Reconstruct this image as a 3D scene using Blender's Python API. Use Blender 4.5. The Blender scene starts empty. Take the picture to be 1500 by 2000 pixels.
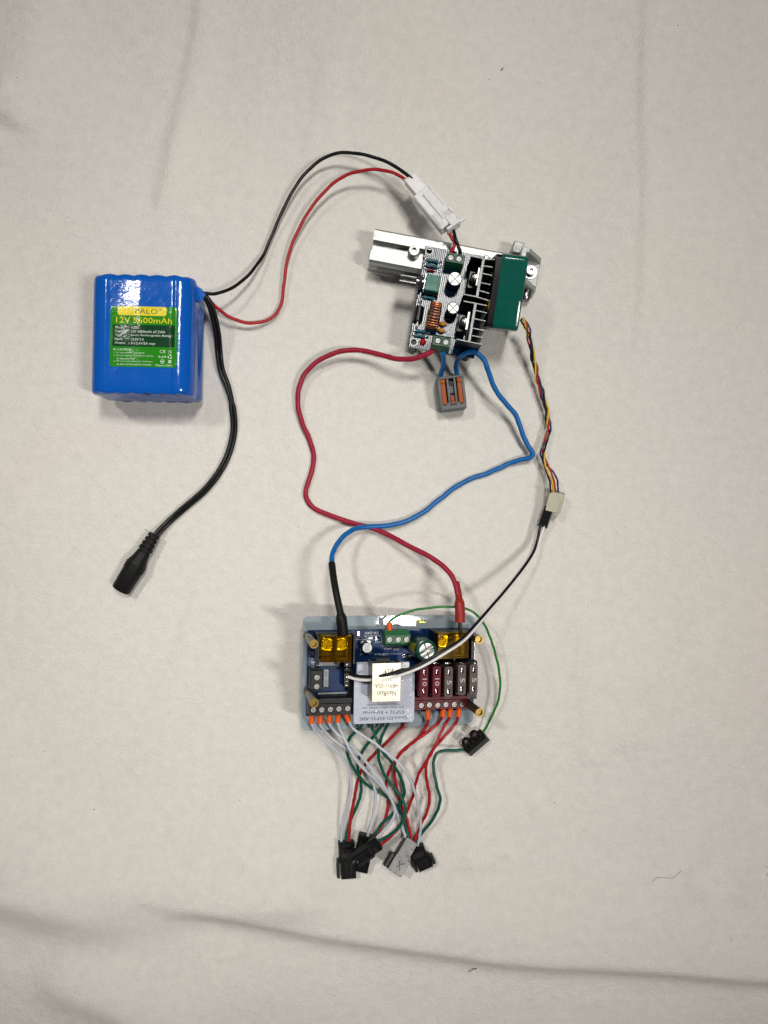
import bpy, bmesh, math, random
import numpy as np
from mathutils import Vector, Matrix

random.seed(7)
rng = np.random.default_rng(11)
S = bpy.context.scene
COL = S.collection
MM = 0.001
R = math.radians

# ------------------------------------------------------------------ camera
CAM_H = 478.0          # lens height over the cloth, mm
FPX = 1506.0           # focal length in photo pixels (photo 1500 x 2000)
cam_d = bpy.data.cameras.new("camera")
cam = bpy.data.objects.new("camera", cam_d)
COL.objects.link(cam)
cam.location = (0, 0, CAM_H * MM)
cam_d.sensor_fit = 'VERTICAL'
cam_d.sensor_height = 24.0
cam_d.lens = 24.0 * FPX / 2000.0
cam_d.clip_start = 0.01
cam_d.clip_end = 20
S.camera = cam

# ------------------------------------------------------------------ light
world = bpy.data.worlds.new("World")
S.world = world
world.use_nodes = True
bg = world.node_tree.nodes["Background"]
bg.inputs[0].default_value = (1.0, 0.97, 0.92, 1)
bg.inputs[1].default_value = 0.045


def panel(name, x, y, sx, sy, watts, aim=None, spread=180, col=(1, 0.962, 0.90), z=1.75):
    """ceiling lamp; aim (x, y on the table) and spread describe a downlight with a limited beam"""
    d = bpy.data.lights.new(name, 'AREA')
    d.shape = 'RECTANGLE'
    d.size, d.size_y, d.energy, d.color = sx, sy, watts, col
    d.spread = R(spread)  # narrowed beam stands in for soft shadows cast from out of view
    o = bpy.data.objects.new(name, d)
    COL.objects.link(o)
    o.location = (x, y, z)
    if aim:
        o.rotation_euler = (Vector((aim[0], aim[1], 0)) - Vector((x, y, z))).to_track_quat('-Z', 'Y').to_euler()
    return o


panel("ceiling_lamp", 0.92, -0.42, 0.11, 0.32, 0.47, aim=(-0.03, 0.0), spread=36)
panel("ceiling_lamp", 0.22, 0.61, 0.18, 0.34, 1.55, aim=(-0.01, 0.20), spread=66)
panel("ceiling_lamp", -0.825, 0.725, 0.11, 0.22, 0.20, aim=(-0.10, -0.15), spread=24)

S.view_settings.view_transform = 'Standard'
S.view_settings.look = 'None'
S.view_settings.exposure = 0.55
S.view_settings.gamma = 1.0


# ------------------------------------------------------------------ geometry helpers
def W(px, py, z):
    """world point (mm) seen at photo pixel px,py when it lies z mm over the cloth"""
    k = (CAM_H - z) / FPX
    return Vector(((px - 750) * k, (1000 - py) * k, z))


class Frame:
    def __init__(self, o, u=(1, 0, 0), v=(0, 1, 0)):
        self.o = Vector(o)
        self.u = Vector(u).normalized()
        n = self.u.cross(Vector(v)).normalized()
        self.n = n
        self.v = n.cross(self.u).normalized()
        self.M = Matrix((
            (self.u.x, self.v.x, n.x, self.o.x),
            (self.u.y, self.v.y, n.y, self.o.y),
            (self.u.z, self.v.z, n.z, self.o.z),
            (0, 0, 0, 1)))
        self.inv = self.M.inverted()

    def pt(self, px, py, h=0.0):
        c = Vector((0, 0, CAM_H))
        d = Vector(((px - 750) / FPX, (1000 - py) / FPX, -1))
        t = (h - self.n.dot(c - self.o)) / self.n.dot(d)
        q = self.inv @ (c + d * t)
        return q.x, q.y

    def w(self, a, b, h=0.0):
        return self.M @ Vector((a, b, h))

    def pw(self, px, py, h=0.0):
        a, b = self.pt(px, py, h)
        return self.w(a, b, h)


def rotz(deg):
    return Frame((0, 0, 0), (math.cos(R(deg)), math.sin(R(deg)), 0), (-math.sin(R(deg)), math.cos(R(deg)), 0))


def axis_frame(p0, p1, up=(0, 0, 1)):
    """x runs from p0 to p1, z as near to up as it can"""
    x = (Vector(p1) - Vector(p0)).normalized()
    y = Vector(up).cross(x).normalized()
    return Frame(p0, x, y)


class MB:
    def __init__(self, M=None):
        self.v, self.f, self.mi, self.k = [], [], [], 0
        self.M = M or Matrix.Identity(4)

    def raw(self, verts, faces, M=None):
        b = len(self.v)
        T = self.M @ M if M is not None else self.M
        self.v += [T @ Vector(p) for p in verts]
        self.f += [tuple(b + i for i in q) for q in faces]
        self.mi += [self.k] * len(faces)
        return self

    def bm(self, bm, M=None):
        bm.verts.index_update()
        self.raw([v.co.copy() for v in bm.verts], [[v.index for v in f.verts] for f in bm.faces], M)
        bm.free()
        return self

    def box(self, c, s, rz=0.0, bev=0.0, M=None, seg=1):
        bm = bmesh.new()
        bmesh.ops.create_cube(bm, size=1.0)
        bmesh.ops.scale(bm, vec=s, verts=bm.verts)
        if bev > 0:
            bmesh.ops.bevel(bm, geom=list(bm.edges), offset=bev, segments=seg, profile=0.5, affect='EDGES')
        T = Matrix.Translation(c) @ Matrix.Rotation(rz, 4, 'Z')
        if M is not None:
            T = M @ T
        return self.bm(bm, T)

    def cyl(self, p0, p1, r0, r1=None, seg=16, caps=True):
        r1 = r0 if r1 is None else r1
        return self.lathe(p0, p1, [(0, r0), (1, r1)], seg, caps)

    def lathe(self, p0, p1, prof, seg=16, caps=True):
        """prof: (fraction along p0..p1, radius)"""
        p0, p1 = Vector(p0), Vector(p1)
        d = p1 - p0
        x = d.normalized()
        a = x.orthogonal().normalized()
        b = x.cross(a)
        vs, fs = [], []
        for t, r in prof:
            for i in range(seg):
                q = 2 * math.pi * i / seg
                vs.append(p0 + d * t + (a * math.cos(q) + b * math.sin(q)) * r)
        for j in range(len(prof) - 1):
            for i in range(seg):
                k = (i + 1) % seg
                fs.append((j * seg + i, j * seg + k, (j + 1) * seg + k, (j + 1) * seg + i))
        if caps:
            fs.append(tuple(reversed(range(seg))))
            fs.append(tuple((len(prof) - 1) * seg + i for i in range(seg)))
        return self.raw(vs, fs)

    def tube(self, pts, r, seg=10, closed=False):
        pts = [Vector(p) for p in pts]
        n = len(pts)
        tang = []
        for i in range(n):
            a = pts[i - 1] if (i > 0 or closed) else pts[i]
            b = pts[(i + 1) % n] if (i < n - 1 or closed) else pts[i]
            tang.append((b - a).normalized())
        nrm = tang[0].orthogonal().normalized()
        vs, fs = [], []
        rr = r if hasattr(r, '__len__') else [r] * n
        for i in range(n):
            nrm = (nrm - tang[i] * nrm.dot(tang[i])).normalized()
            bi = tang[i].cross(nrm)
            for k in range(seg):
                q = 2 * math.pi * k / seg
                vs.append(pts[i] + (nrm * math.cos(q) + bi * math.sin(q)) * rr[i])
        for i in range(n if closed else n - 1):
            j = (i + 1) % n
            for k in range(seg):
                m = (k + 1) % seg
                fs.append((i * seg + k, i * seg + m, j * seg + m, j * seg + k))
        if not closed:
            fs.append(tuple(reversed(range(seg))))
            fs.append(tuple((n - 1) * seg + k for k in range(seg)))
        return self.raw(vs, fs)

    def slab(self, outer, z0, z1, holes=(), pockets=(), depth=1.0, M=None):
        """extruded outline; holes go through, pockets have a floor depth under the top"""
        bm = bmesh.new()

        def ring(poly, z):
            vv = [bm.verts.new((x, y, z)) for x, y in poly]
            return vv, [bm.edges.new((vv[i], vv[(i + 1) % len(vv)])) for i in range(len(vv))]

        def wall(a, b):
            for i in range(len(a)):
                j = (i + 1) % len(a)
                bm.faces.new((a[i], a[j], b[j], b[i]))
        vt, et = ring(outer, z1)
        vb, eb = ring(outer, z0)
        top, bot = list(et), list(eb)
        wall(vb, vt)
        for h in holes:
            a, ea = ring(h, z1)
            b, e2 = ring(h, z0)
            wall(a, b)
            top += ea
            bot += e2
        floors = []
        for h in pockets:
            a, ea = ring(h, z1)
            b, e2 = ring(h, z1 - depth)
            wall(a, b)
            top += ea
            floors.append(e2)
        if len(top) == len(et):
            bm.faces.new(vt)
        else:
            bmesh.ops.triangle_fill(bm, use_beauty=True, edges=top, normal=(0, 0, 1))
        if len(bot) == len(eb):
            bm.faces.new(list(reversed(vb)))
        else:
            bmesh.ops.triangle_fill(bm, use_beauty=True, edges=bot, normal=(0, 0, -1))
        for e in floors:
            bmesh.ops.triangle_fill(bm, use_beauty=True, edges=e, normal=(0, 0, 1))
        bmesh.ops.recalc_face_normals(bm, faces=bm.faces)
        return self.bm(bm, M)

    def text(self, body, cx, cy, w, h, z, rot=0.0, surf=None):
        vs, fs = glyphs(body)
        xs = [p[0] for p in vs]
        ys = [p[1] for p in vs]
        x0, x1, y0, y1 = min(xs), max(xs), min(ys), max(ys)
        sx = w / max(x1 - x0, 1e-6)
        sy = h / max(y1 - y0, 1e-6)
        c, s = math.cos(R(rot)), math.sin(R(rot))
        out = []
        for x, y, _ in vs:
            a = (x - (x0 + x1) / 2) * sx
            b = (y - (y0 + y1) / 2) * sy
            X, Y = cx + a * c - b * s, cy + a * s + b * c
            out.append((X, Y, z + (surf(X, Y) if surf else 0.0)))
        return self.raw(out, fs)


_G = {}


def glyphs(body):
    if body not in _G:
        cu = bpy.data.curves.new("print", 'FONT')
        cu.body = body
        cu.resolution_u = 2
        ob = bpy.data.objects.new("print", cu)
        me = bpy.data.meshes.new_from_object(ob)
        _G[body] = ([tuple(v.co) for v in me.vertices], [tuple(p.vertices) for p in me.polygons])
        bpy.data.objects.remove(ob)
        bpy.data.curves.remove(cu)
        bpy.data.meshes.remove(me)
    return _G[body]


def rrect(x0, y0, x1, y1, r, n=5):
    out = []
    for cx, cy, a0 in ((x1 - r, y1 - r, 0), (x0 + r, y1 - r, 90), (x0 + r, y0 + r, 180), (x1 - r, y0 + r, 270)):
        for i in range(n + 1):
            a = R(a0 + 90 * i / n)
            out.append((cx + r * math.cos(a), cy + r * math.sin(a)))
    return out


def rect(x0, y0, x1, y1):
    return [(x1, y1), (x0, y1), (x0, y0), (x1, y0)]


def circ(cx, cy, r, n=20, a0=0.0):
    return [(cx + r * math.cos(a0 + 2 * math.pi * i / n), cy + r * math.sin(a0 + 2 * math.pi * i / n)) for i in range(n)]


def spline(pts, n=7):
    """Catmull-Rom through points"""
    P = [Vector(p) for p in pts]
    P = [P[0] * 2 - P[1]] + P + [P[-1] * 2 - P[-2]]
    out = []
    for i in range(1, len(P) - 2):
        a, b, c, d = P[i - 1:i + 3]
        for k in range(n):
            t = k / n
            out.append(0.5 * ((2 * b) + (c - a) * t + (2 * a - 5 * b + 4 * c - d) * t * t + (3 * b - a - 3 * c + d) * t ** 3))
    out.append(P[-2].copy())
    return out


def path(pix, zs, n=7):
    """pixel trace + heights [(fraction, z mm)] -> world mm curve"""
    d = [0.0]
    for i in range(1, len(pix)):
        d.append(d[-1] + math.hypot(pix[i][0] - pix[i - 1][0], pix[i][1] - pix[i - 1][1]))
    fr = [q / d[-1] for q in d]
    ft, fz = [q[0] for q in zs], [q[1] for q in zs]
    return spline([W(p[0], p[1], float(np.interp(t, ft, fz))) for p, t in zip(pix, fr)], n)


# ------------------------------------------------------------------ scene objects
def mesh_of(name, mb, smooth=35, inv=None):
    me = bpy.data.meshes.new(name)
    T = Matrix.Scale(MM, 4) @ inv if inv is not None else Matrix.Scale(MM, 4)
    me.from_pydata([T @ p for p in mb.v], [], mb.f)
    me.polygons.foreach_set("material_index", mb.mi)
    me.polygons.foreach_set("use_smooth", [True] * len(me.polygons))
    me.validate()
    bm = bmesh.new()
    bm.from_mesh(me)
    bmesh.ops.recalc_face_normals(bm, faces=bm.faces)
    bm.to_mesh(me)
    bm.free()
    me.set_sharp_from_angle(angle=R(smooth))
    return me


def part(name, mb, m, parent=None, world=None, smooth=35):
    """one mesh object; mb in the parent's millimetres (or in world mm when a Frame is given in world)"""
    me = mesh_of(name, mb, smooth, world.inv if world is not None else None)
    for q in (m if isinstance(m, (list, tuple)) else [m]):
        me.materials.append(q)
    o = bpy.data.objects.new(name, me)
    COL.objects.link(o)
    if parent is not None:
        o.parent = parent
    return o


def copy_part(o, parent, loc, rz=0.0, sc=1.0):
    """same mesh again, placed in the parent's millimetres"""
    c = o.copy()
    COL.objects.link(c)
    c.parent = parent
    c.location = Vector(loc) * MM
    c.rotation_euler = (0, 0, rz)
    c.scale = (sc, sc, sc) if not hasattr(sc, '__len__') else sc
    return c


def tag(o, label, cat, group=None):
    o["label"] = label
    o["category"] = cat
    if group:
        o["group"] = group
    return o


def thing(name, label, cat, F, group=None):
    o = bpy.data.objects.new(name, None)
    COL.objects.link(o)
    M = F.M.copy()
    M.translation = F.o * MM
    o.matrix_world = M
    o.empty_display_size = 0.01
    return tag(o, label, cat, group)


# ------------------------------------------------------------------ materials
def mat(name, col, rough=0.5, metal=0.0, var=0.08, vscale=250, bump=0.0, bscale=1500, rvar=0.12, spec=0.5, coat=0.0,
        trans=0.0, sss=0.0, sheen=0.0, ior=1.5):
    m = bpy.data.materials.new(name)
    m.use_nodes = True
    nt = m.node_tree
    b = nt.nodes["Principled BSDF"]
    N, L = nt.nodes.new, nt.links.new
    tc = N("ShaderNodeTexCoord")
    nz = N("ShaderNodeTexNoise")
    nz.inputs["Scale"].default_value = vscale
    nz.inputs["Detail"].default_value = 4
    L(tc.outputs["Object"], nz.inputs["Vector"])
    mx = N("ShaderNodeMix")
    mx.data_type = 'RGBA'
    mx.inputs[6].default_value = (*[c * (1 - var) for c in col], 1)
    mx.inputs[7].default_value = (*[min(1, c * (1 + var)) for c in col], 1)
    L(nz.outputs["Fac"], mx.inputs[0])
    L(mx.outputs[2], b.inputs["Base Color"])
    mr = N("ShaderNodeMapRange")
    mr.inputs["To Min"].default_value = max(0.02, rough - rvar)
    mr.inputs["To Max"].default_value = min(1, rough + rvar)
    L(nz.outputs["Fac"], mr.inputs["Value"])
    L(mr.outputs[0], b.inputs["Roughness"])
    b.inputs["Metallic"].default_value = metal
    b.inputs["Specular IOR Level"].default_value = spec
    b.inputs["Coat Weight"].default_value = coat
    b.inputs["Coat Roughness"].default_value = 0.08
    b.inputs["Transmission Weight"].default_value = trans
    b.inputs["IOR"].default_value = ior
    if sss:
        b.inputs["Subsurface Weight"].default_value = sss
        b.inputs["Subsurface Radius"].default_value = (0.003, 0.003, 0.003)
        b.inputs["Subsurface Scale"].default_value = 1.0
    if sheen:
        b.inputs["Sheen Weight"].default_value = sheen
    if bump:
        n2 = N("ShaderNodeTexNoise")
        n2.inputs["Scale"].default_value = bscale
        n2.inputs["Detail"].default_value = 3
        L(tc.outputs["Object"], n2.inputs["Vector"])
        bp = N("ShaderNodeBump")
        bp.inputs["Strength"].default_value = bump
        bp.inputs["Distance"].default_value = 0.0004
        L(n2.outputs["Fac"], bp.inputs["Height"])
        L(bp.outputs[0], b.inputs["Normal"])
    return m


M = {}
M['black'] = mat("black_plastic", (0.0055, 0.0055, 0.006), 0.36, bump=0.15, spec=0.2)
M['black_matt'] = mat("black_rubber", (0.006, 0.006, 0.0065), 0.5, bump=0.1, spec=0.2)
M['black_wire'] = mat("black_insulation", (0.005, 0.005, 0.0055), 0.32, spec=0.28)
M['dark_arm'] = mat("paler_black_plastic", (0.014, 0.014, 0.015), 0.40, bump=0.2, spec=0.3)  # paler tone of the black plastic, sets small details apart from the shells
M['shell'] = mat("black_glossy_shell", (0.010, 0.010, 0.011), 0.28, bump=0.07, bscale=700, spec=0.32, rvar=.04)
M['red_wire'] = mat("red_insulation", (0.36, 0.008, 0.014), 0.38, spec=0.3)
M['red_thick'] = mat("crimson_silicone", (0.29, 0.010, 0.032), 0.42, spec=0.3, var=.22, vscale=160, bump=.15, bscale=700)
M['red_sleeve'] = mat("red_heat_shrink", (0.28, 0.018, 0.014), 0.45, spec=0.3)
M['blue_wire'] = mat("blue_insulation", (0.004, 0.115, 0.36), 0.38, spec=0.3, var=.18, vscale=160, bump=.15, bscale=700)
M['grey_wire'] = mat("pale_grey_insulation", (0.50, 0.53, 0.60), 0.35, spec=0.35)
M['white_wire'] = mat("white_insulation", (0.72, 0.71, 0.71), 0.35, spec=0.35)
M['green_wire'] = mat("dark_green_insulation", (0.0015, 0.080, 0.052), 0.32, spec=0.3)
M['thin_green'] = mat("green_insulation", (0.010, 0.18, 0.022), 0.35)
M['yellow_wire'] = mat("yellow_insulation", (0.62, 0.42, 0.02), 0.35)
M['navy_wire'] = mat("navy_insulation", (0.010, 0.014, 0.07), 0.35)
M['orange'] = mat("orange_plastic", (0.66, 0.095, 0.008), 0.38, spec=0.3)
M['lever'] = mat("orange_lever_plastic", (0.30, 0.062, 0.008), 0.40, spec=0.2)
M['grey'] = mat("grey_plastic", (0.115, 0.125, 0.13), 0.5, bump=0.1, spec=0.3)
M['cream'] = mat("cream_nylon", (0.50, 0.49, 0.37), 0.5)
M['clear'] = mat("milky_nylon", (0.92, 0.92, 0.93), 0.30, trans=0.10, sss=0.45)
M['pack'] = mat("blue_shrink_wrap", (0.002, 0.090, 0.44), 0.12, bump=0.24, bscale=330, rvar=0.05, spec=0.45, vscale=90)
M['alu'] = mat("anodised_aluminium", (0.36, 0.375, 0.375), 0.42, metal=0.75, bump=0.12, bscale=3000)
M['cast'] = mat("cast_aluminium", (0.44, 0.45, 0.45), 0.42, metal=0.8, bump=0.9, bscale=1700)
M['steel'] = mat("steel", (0.20, 0.20, 0.195), 0.38, metal=1.0)
M['screw'] = mat("plated_screw", (0.17, 0.17, 0.165), 0.40, metal=1.0, bump=0.25, bscale=1800, rvar=.08)
M['plate_steel'] = mat("clamp_steel", (0.62, 0.61, 0.58), 0.26, metal=1.0, bump=0.8, bscale=600)
M['dark_steel'] = mat("dark_steel", (0.22, 0.22, 0.23), 0.28, metal=1.0)
M['bright'] = mat("tinned_metal", (0.72, 0.72, 0.71), 0.22, metal=1.0, bump=0.5, bscale=2500, rvar=.06)
M['cap_top'] = mat("capacitor_top", (0.46, 0.46, 0.455), 0.45, metal=0.7, bump=0.1)
M['jack'] = mat("nickel_shield", (0.21, 0.20, 0.17), 0.34, metal=1.0, rvar=0.05)
M['brass'] = mat("brass", (0.10, 0.068, 0.02), 0.34, metal=1.0)
M['brass_dull'] = mat("dull_nickel_brass", (0.13, 0.11, 0.08), 0.35, metal=0.7)
M['copper'] = mat("enamelled_copper", (0.40, 0.14, 0.055), 0.25, metal=0.85)
M['core'] = mat("ferrite_core", (0.012, 0.02, 0.05), 0.5)
M['green_block'] = mat("green_terminal_plastic", (0.022, 0.125, 0.052), 0.42, spec=0.3)
M['green_dark'] = mat("bottle_green_terminal", (0.006, 0.065, 0.030), 0.42, spec=0.3)
M['pot'] = mat("green_potentiometer", (0.004, 0.125, 0.095), 0.4, spec=0.3)
M['tape'] = mat("green_tape", (0.001, 0.082, 0.060), 0.15, bump=0.3, bscale=90, rvar=0.06, spec=0.45)
M['teal'] = mat("teal_resistor", (0.010, 0.10, 0.14), 0.35)
M['red_part'] = mat("red_diode_glass", (0.14, 0.012, 0.016), 0.25)
M['red_led'] = mat("red_led_lens", (0.55, 0.008, 0.008), 0.2, trans=0.2)
M['amber_cap'] = mat("orange_ceramic", (0.50, 0.20, 0.02), 0.3)
M['cap_sleeve'] = mat("green_capacitor_sleeve", (0.006, 0.05, 0.034), 0.22)
M['yellow_print'] = mat("yellow_print", (0.72, 0.62, 0.03), 0.3)
M['olive_print'] = mat("olive_print", (0.30, 0.27, 0.03), 0.3)
M['plate'] = mat("blue_grey_acrylic", (0.275, 0.335, 0.375), 0.035, rvar=0.012, var=0.04, vscale=60, spec=0.4)
M['pcb'] = mat("navy_solder_mask", (0.0015, 0.020, 0.085), 0.36, bump=0.2, bscale=1200, var=0.35, vscale=90, spec=0.15)
M['module'] = mat("pale_lilac_board", (0.42, 0.45, 0.55), 0.40, var=0.03, spec=0.3)
M['silk'] = mat("white_silkscreen", (0.62, 0.64, 0.66), 0.5)
M['strip'] = mat("grey_white_silkscreen", (0.36, 0.39, 0.41), 0.5)
M['ink'] = mat("dark_ink", (0.025, 0.028, 0.045), 0.5, spec=.2)
M['etch'] = mat("etched_print", (0.07, 0.066, 0.055), 0.6, spec=.1)
M['fuse_red'] = mat("dark_red_fuse", (0.105, 0.007, 0.018), 0.42, spec=0.08)
M['fuse_tan'] = mat("brown_fuse", (0.070, 0.042, 0.037), 0.42, spec=0.2)
M['fuse_print'] = mat("pale_fuse_print", (0.50, 0.45, 0.44), 0.5)
M['red_block'] = mat("maroon_terminal_plastic", (0.105, 0.006, 0.011), 0.42, spec=0.2)
M['label_green'] = mat("green_label", (0.020, 0.215, 0.009), 0.10, bump=.12, bscale=900, rvar=0.03, spec=0.4)
M['label_dark'] = mat("dark_green_panel", (0.006, 0.045, 0.016), 0.10, bump=.12, bscale=900, rvar=0.03, spec=0.4)
M['label_yellow'] = mat("yellow_label", (0.72, 0.60, 0.02), 0.12, bump=.12, bscale=900, rvar=0.03, spec=0.4)
M['label_white'] = mat("white_print", (0.60, 0.68, 0.60), 0.3)
M['label_ink'] = mat("label_dark_print", (0.03, 0.05, 0.02), 0.3)
M['edge'] = mat("sawn_aluminium_edge", (0.50, 0.50, 0.51), 0.45, metal=0.8, var=0.6, vscale=1500, bump=1.0, bscale=2500)
M['hair'] = mat("dark_fibre", (0.03, 0.028, 0.026), 0.5)


def amber_mat():
    m = bpy.data.materials.new("amber_clear_plastic")
    m.use_nodes = True
    nt = m.node_tree
    N, L = nt.nodes.new, nt.links.new
    nt.nodes.remove(nt.nodes["Principled BSDF"])
    tr = N("ShaderNodeBsdfTransparent")
    tr.inputs[0].default_value = (1.0, 0.86, 0.03, 1)
    gl = N("ShaderNodeBsdfGlossy")
    gl.inputs["Roughness"].default_value = 0.08
    gl.inputs["Color"].default_value = (0.8, 0.72, 0.5, 1)
    df = N("ShaderNodeBsdfDiffuse")
    df.inputs[0].default_value = (0.42, 0.19, 0.006, 1)
    m1 = N("ShaderNodeMixShader")
    m1.inputs[0].default_value = 0.04
    L(tr.outputs[0], m1.inputs[1])
    L(df.outputs[0], m1.inputs[2])
    fr = N("ShaderNodeFresnel")
    fr.inputs[0].default_value = 1.5
    m2 = N("ShaderNodeMixShader")
    L(fr.outputs[0], m2.inputs[0])
    L(m1.outputs[0], m2.inputs[1])
    L(gl.outputs[0], m2.inputs[2])
    L(m2.outputs[0], nt.nodes["Material Output"].inputs[0])
    return m


M['amber'] = amber_mat()


def hatch_mat():
    """glossy blue solder mask over the relief of a hatched ground plane"""
    m = mat("hatched_blue_board", (0.006, 0.020, 0.055), 0.09, var=0.3, spec=0.14, rvar=0.03)
    nt = m.node_tree
    b = nt.nodes["Principled BSDF"]
    N, L = nt.nodes.new, nt.links.new
    tc = N("ShaderNodeTexCoord")
    wv = N("ShaderNodeTexWave")
    wv.bands_direction = 'X'
    wv.inputs["Scale"].default_value = 290
    wv.inputs["Distortion"].default_value = 0.35
    wv.inputs["Detail"].default_value = 2
    wv.inputs["Detail Scale"].default_value = 2
    L(tc.outputs["Object"], wv.inputs["Vector"])
    nz = N("ShaderNodeTexNoise")
    nz.inputs["Scale"].default_value = 300
    L(tc.outputs["Object"], nz.inputs["Vector"])
    ad = N("ShaderNodeMath")
    ad.operation = 'ADD'
    L(wv.outputs["Fac"], ad.inputs[0])
    warp = N("ShaderNodeTexNoise")
    warp.inputs["Scale"].default_value = 75
    L(tc.outputs["Object"], warp.inputs["Vector"])
    wm = N("ShaderNodeMath")
    wm.operation = 'MULTIPLY'
    wm.inputs[1].default_value = 3.0
    L(warp.outputs["Fac"], wm.inputs[0])
    L(wm.outputs[0], ad.inputs[1])
    bp = N("ShaderNodeBump")
    bp.inputs["Strength"].default_value = 0.18
    bp.inputs["Distance"].default_value = 0.00008
    L(ad.outputs[0], bp.inputs["Height"])
    L(bp.outputs[0], b.inputs["Normal"])
    return m


M['hatch'] = hatch_mat()


def cloth_mat():
    m = bpy.data.materials.new("white_fleece")
    m.use_nodes = True
    nt = m.node_tree
    b = nt.nodes["Principled BSDF"]
    N, L = nt.nodes.new, nt.links.new
    tc = N("ShaderNodeTexCoord")

    def noise(scale, detail=3, rough=0.55):
        n = N("ShaderNodeTexNoise")
        n.inputs["Scale"].default_value = scale
        n.inputs["Detail"].default_value = detail
        n.inputs["Roughness"].default_value = rough
        L(tc.outputs["Object"], n.inputs["Vector"])
        return n
    big = noise(7, 3)
    tint = noise(5.3, 2)
    mid = noise(170, 4, 0.65)
    fine = noise(900, 3, 0.7)
    pink = N("ShaderNodeMix")
    pink.data_type = 'RGBA'
    pink.inputs[6].default_value = (0.740, 0.722, 0.682, 1)
    pink.inputs[7].default_value = (0.755, 0.712, 0.672, 1)
    r1 = N("ShaderNodeMapRange")
    r1.inputs["From Min"].default_value = 0.5
    r1.inputs["From Max"].default_value = 0.68
    L(tint.outputs["Fac"], r1.inputs["Value"])
    L(r1.outputs[0], pink.inputs[0])
    mul = N("ShaderNodeMapRange")
    mul.inputs["From Min"].default_value = 0.3
    mul.inputs["From Max"].default_value = 0.7
    mul.inputs["To Min"].default_value = 0.93
    mul.inputs["To Max"].default_value = 1.02
    L(mid.outputs["Fac"], mul.inputs["Value"])
    vm = N("ShaderNodeVectorMath")
    vm.operation = 'SCALE'
    L(pink.outputs[2], vm.inputs[0])
    L(mul.outputs[0], vm.inputs["Scale"])
    L(vm.outputs[0], b.inputs["Base Color"])
    b.inputs["Roughness"].default_value = 0.95
    b.inputs["Specular IOR Level"].default_value = 0.1
    b.inputs["Sheen Weight"].default_value = 0.12
    add = N("ShaderNodeMath")
    add.operation = 'ADD'
    L(mid.outputs["Fac"], add.inputs[0])
    L(fine.outputs["Fac"], add.inputs[1])
    bp = N("ShaderNodeBump")
    bp.inputs["Strength"].default_value = 0.75
    bp.inputs["Distance"].default_value = 0.0013
    L(add.outputs[0], bp.inputs["Height"])
    L(bp.outputs[0], b.inputs["Normal"])
    return m


M['cloth'] = cloth_mat()

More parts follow.
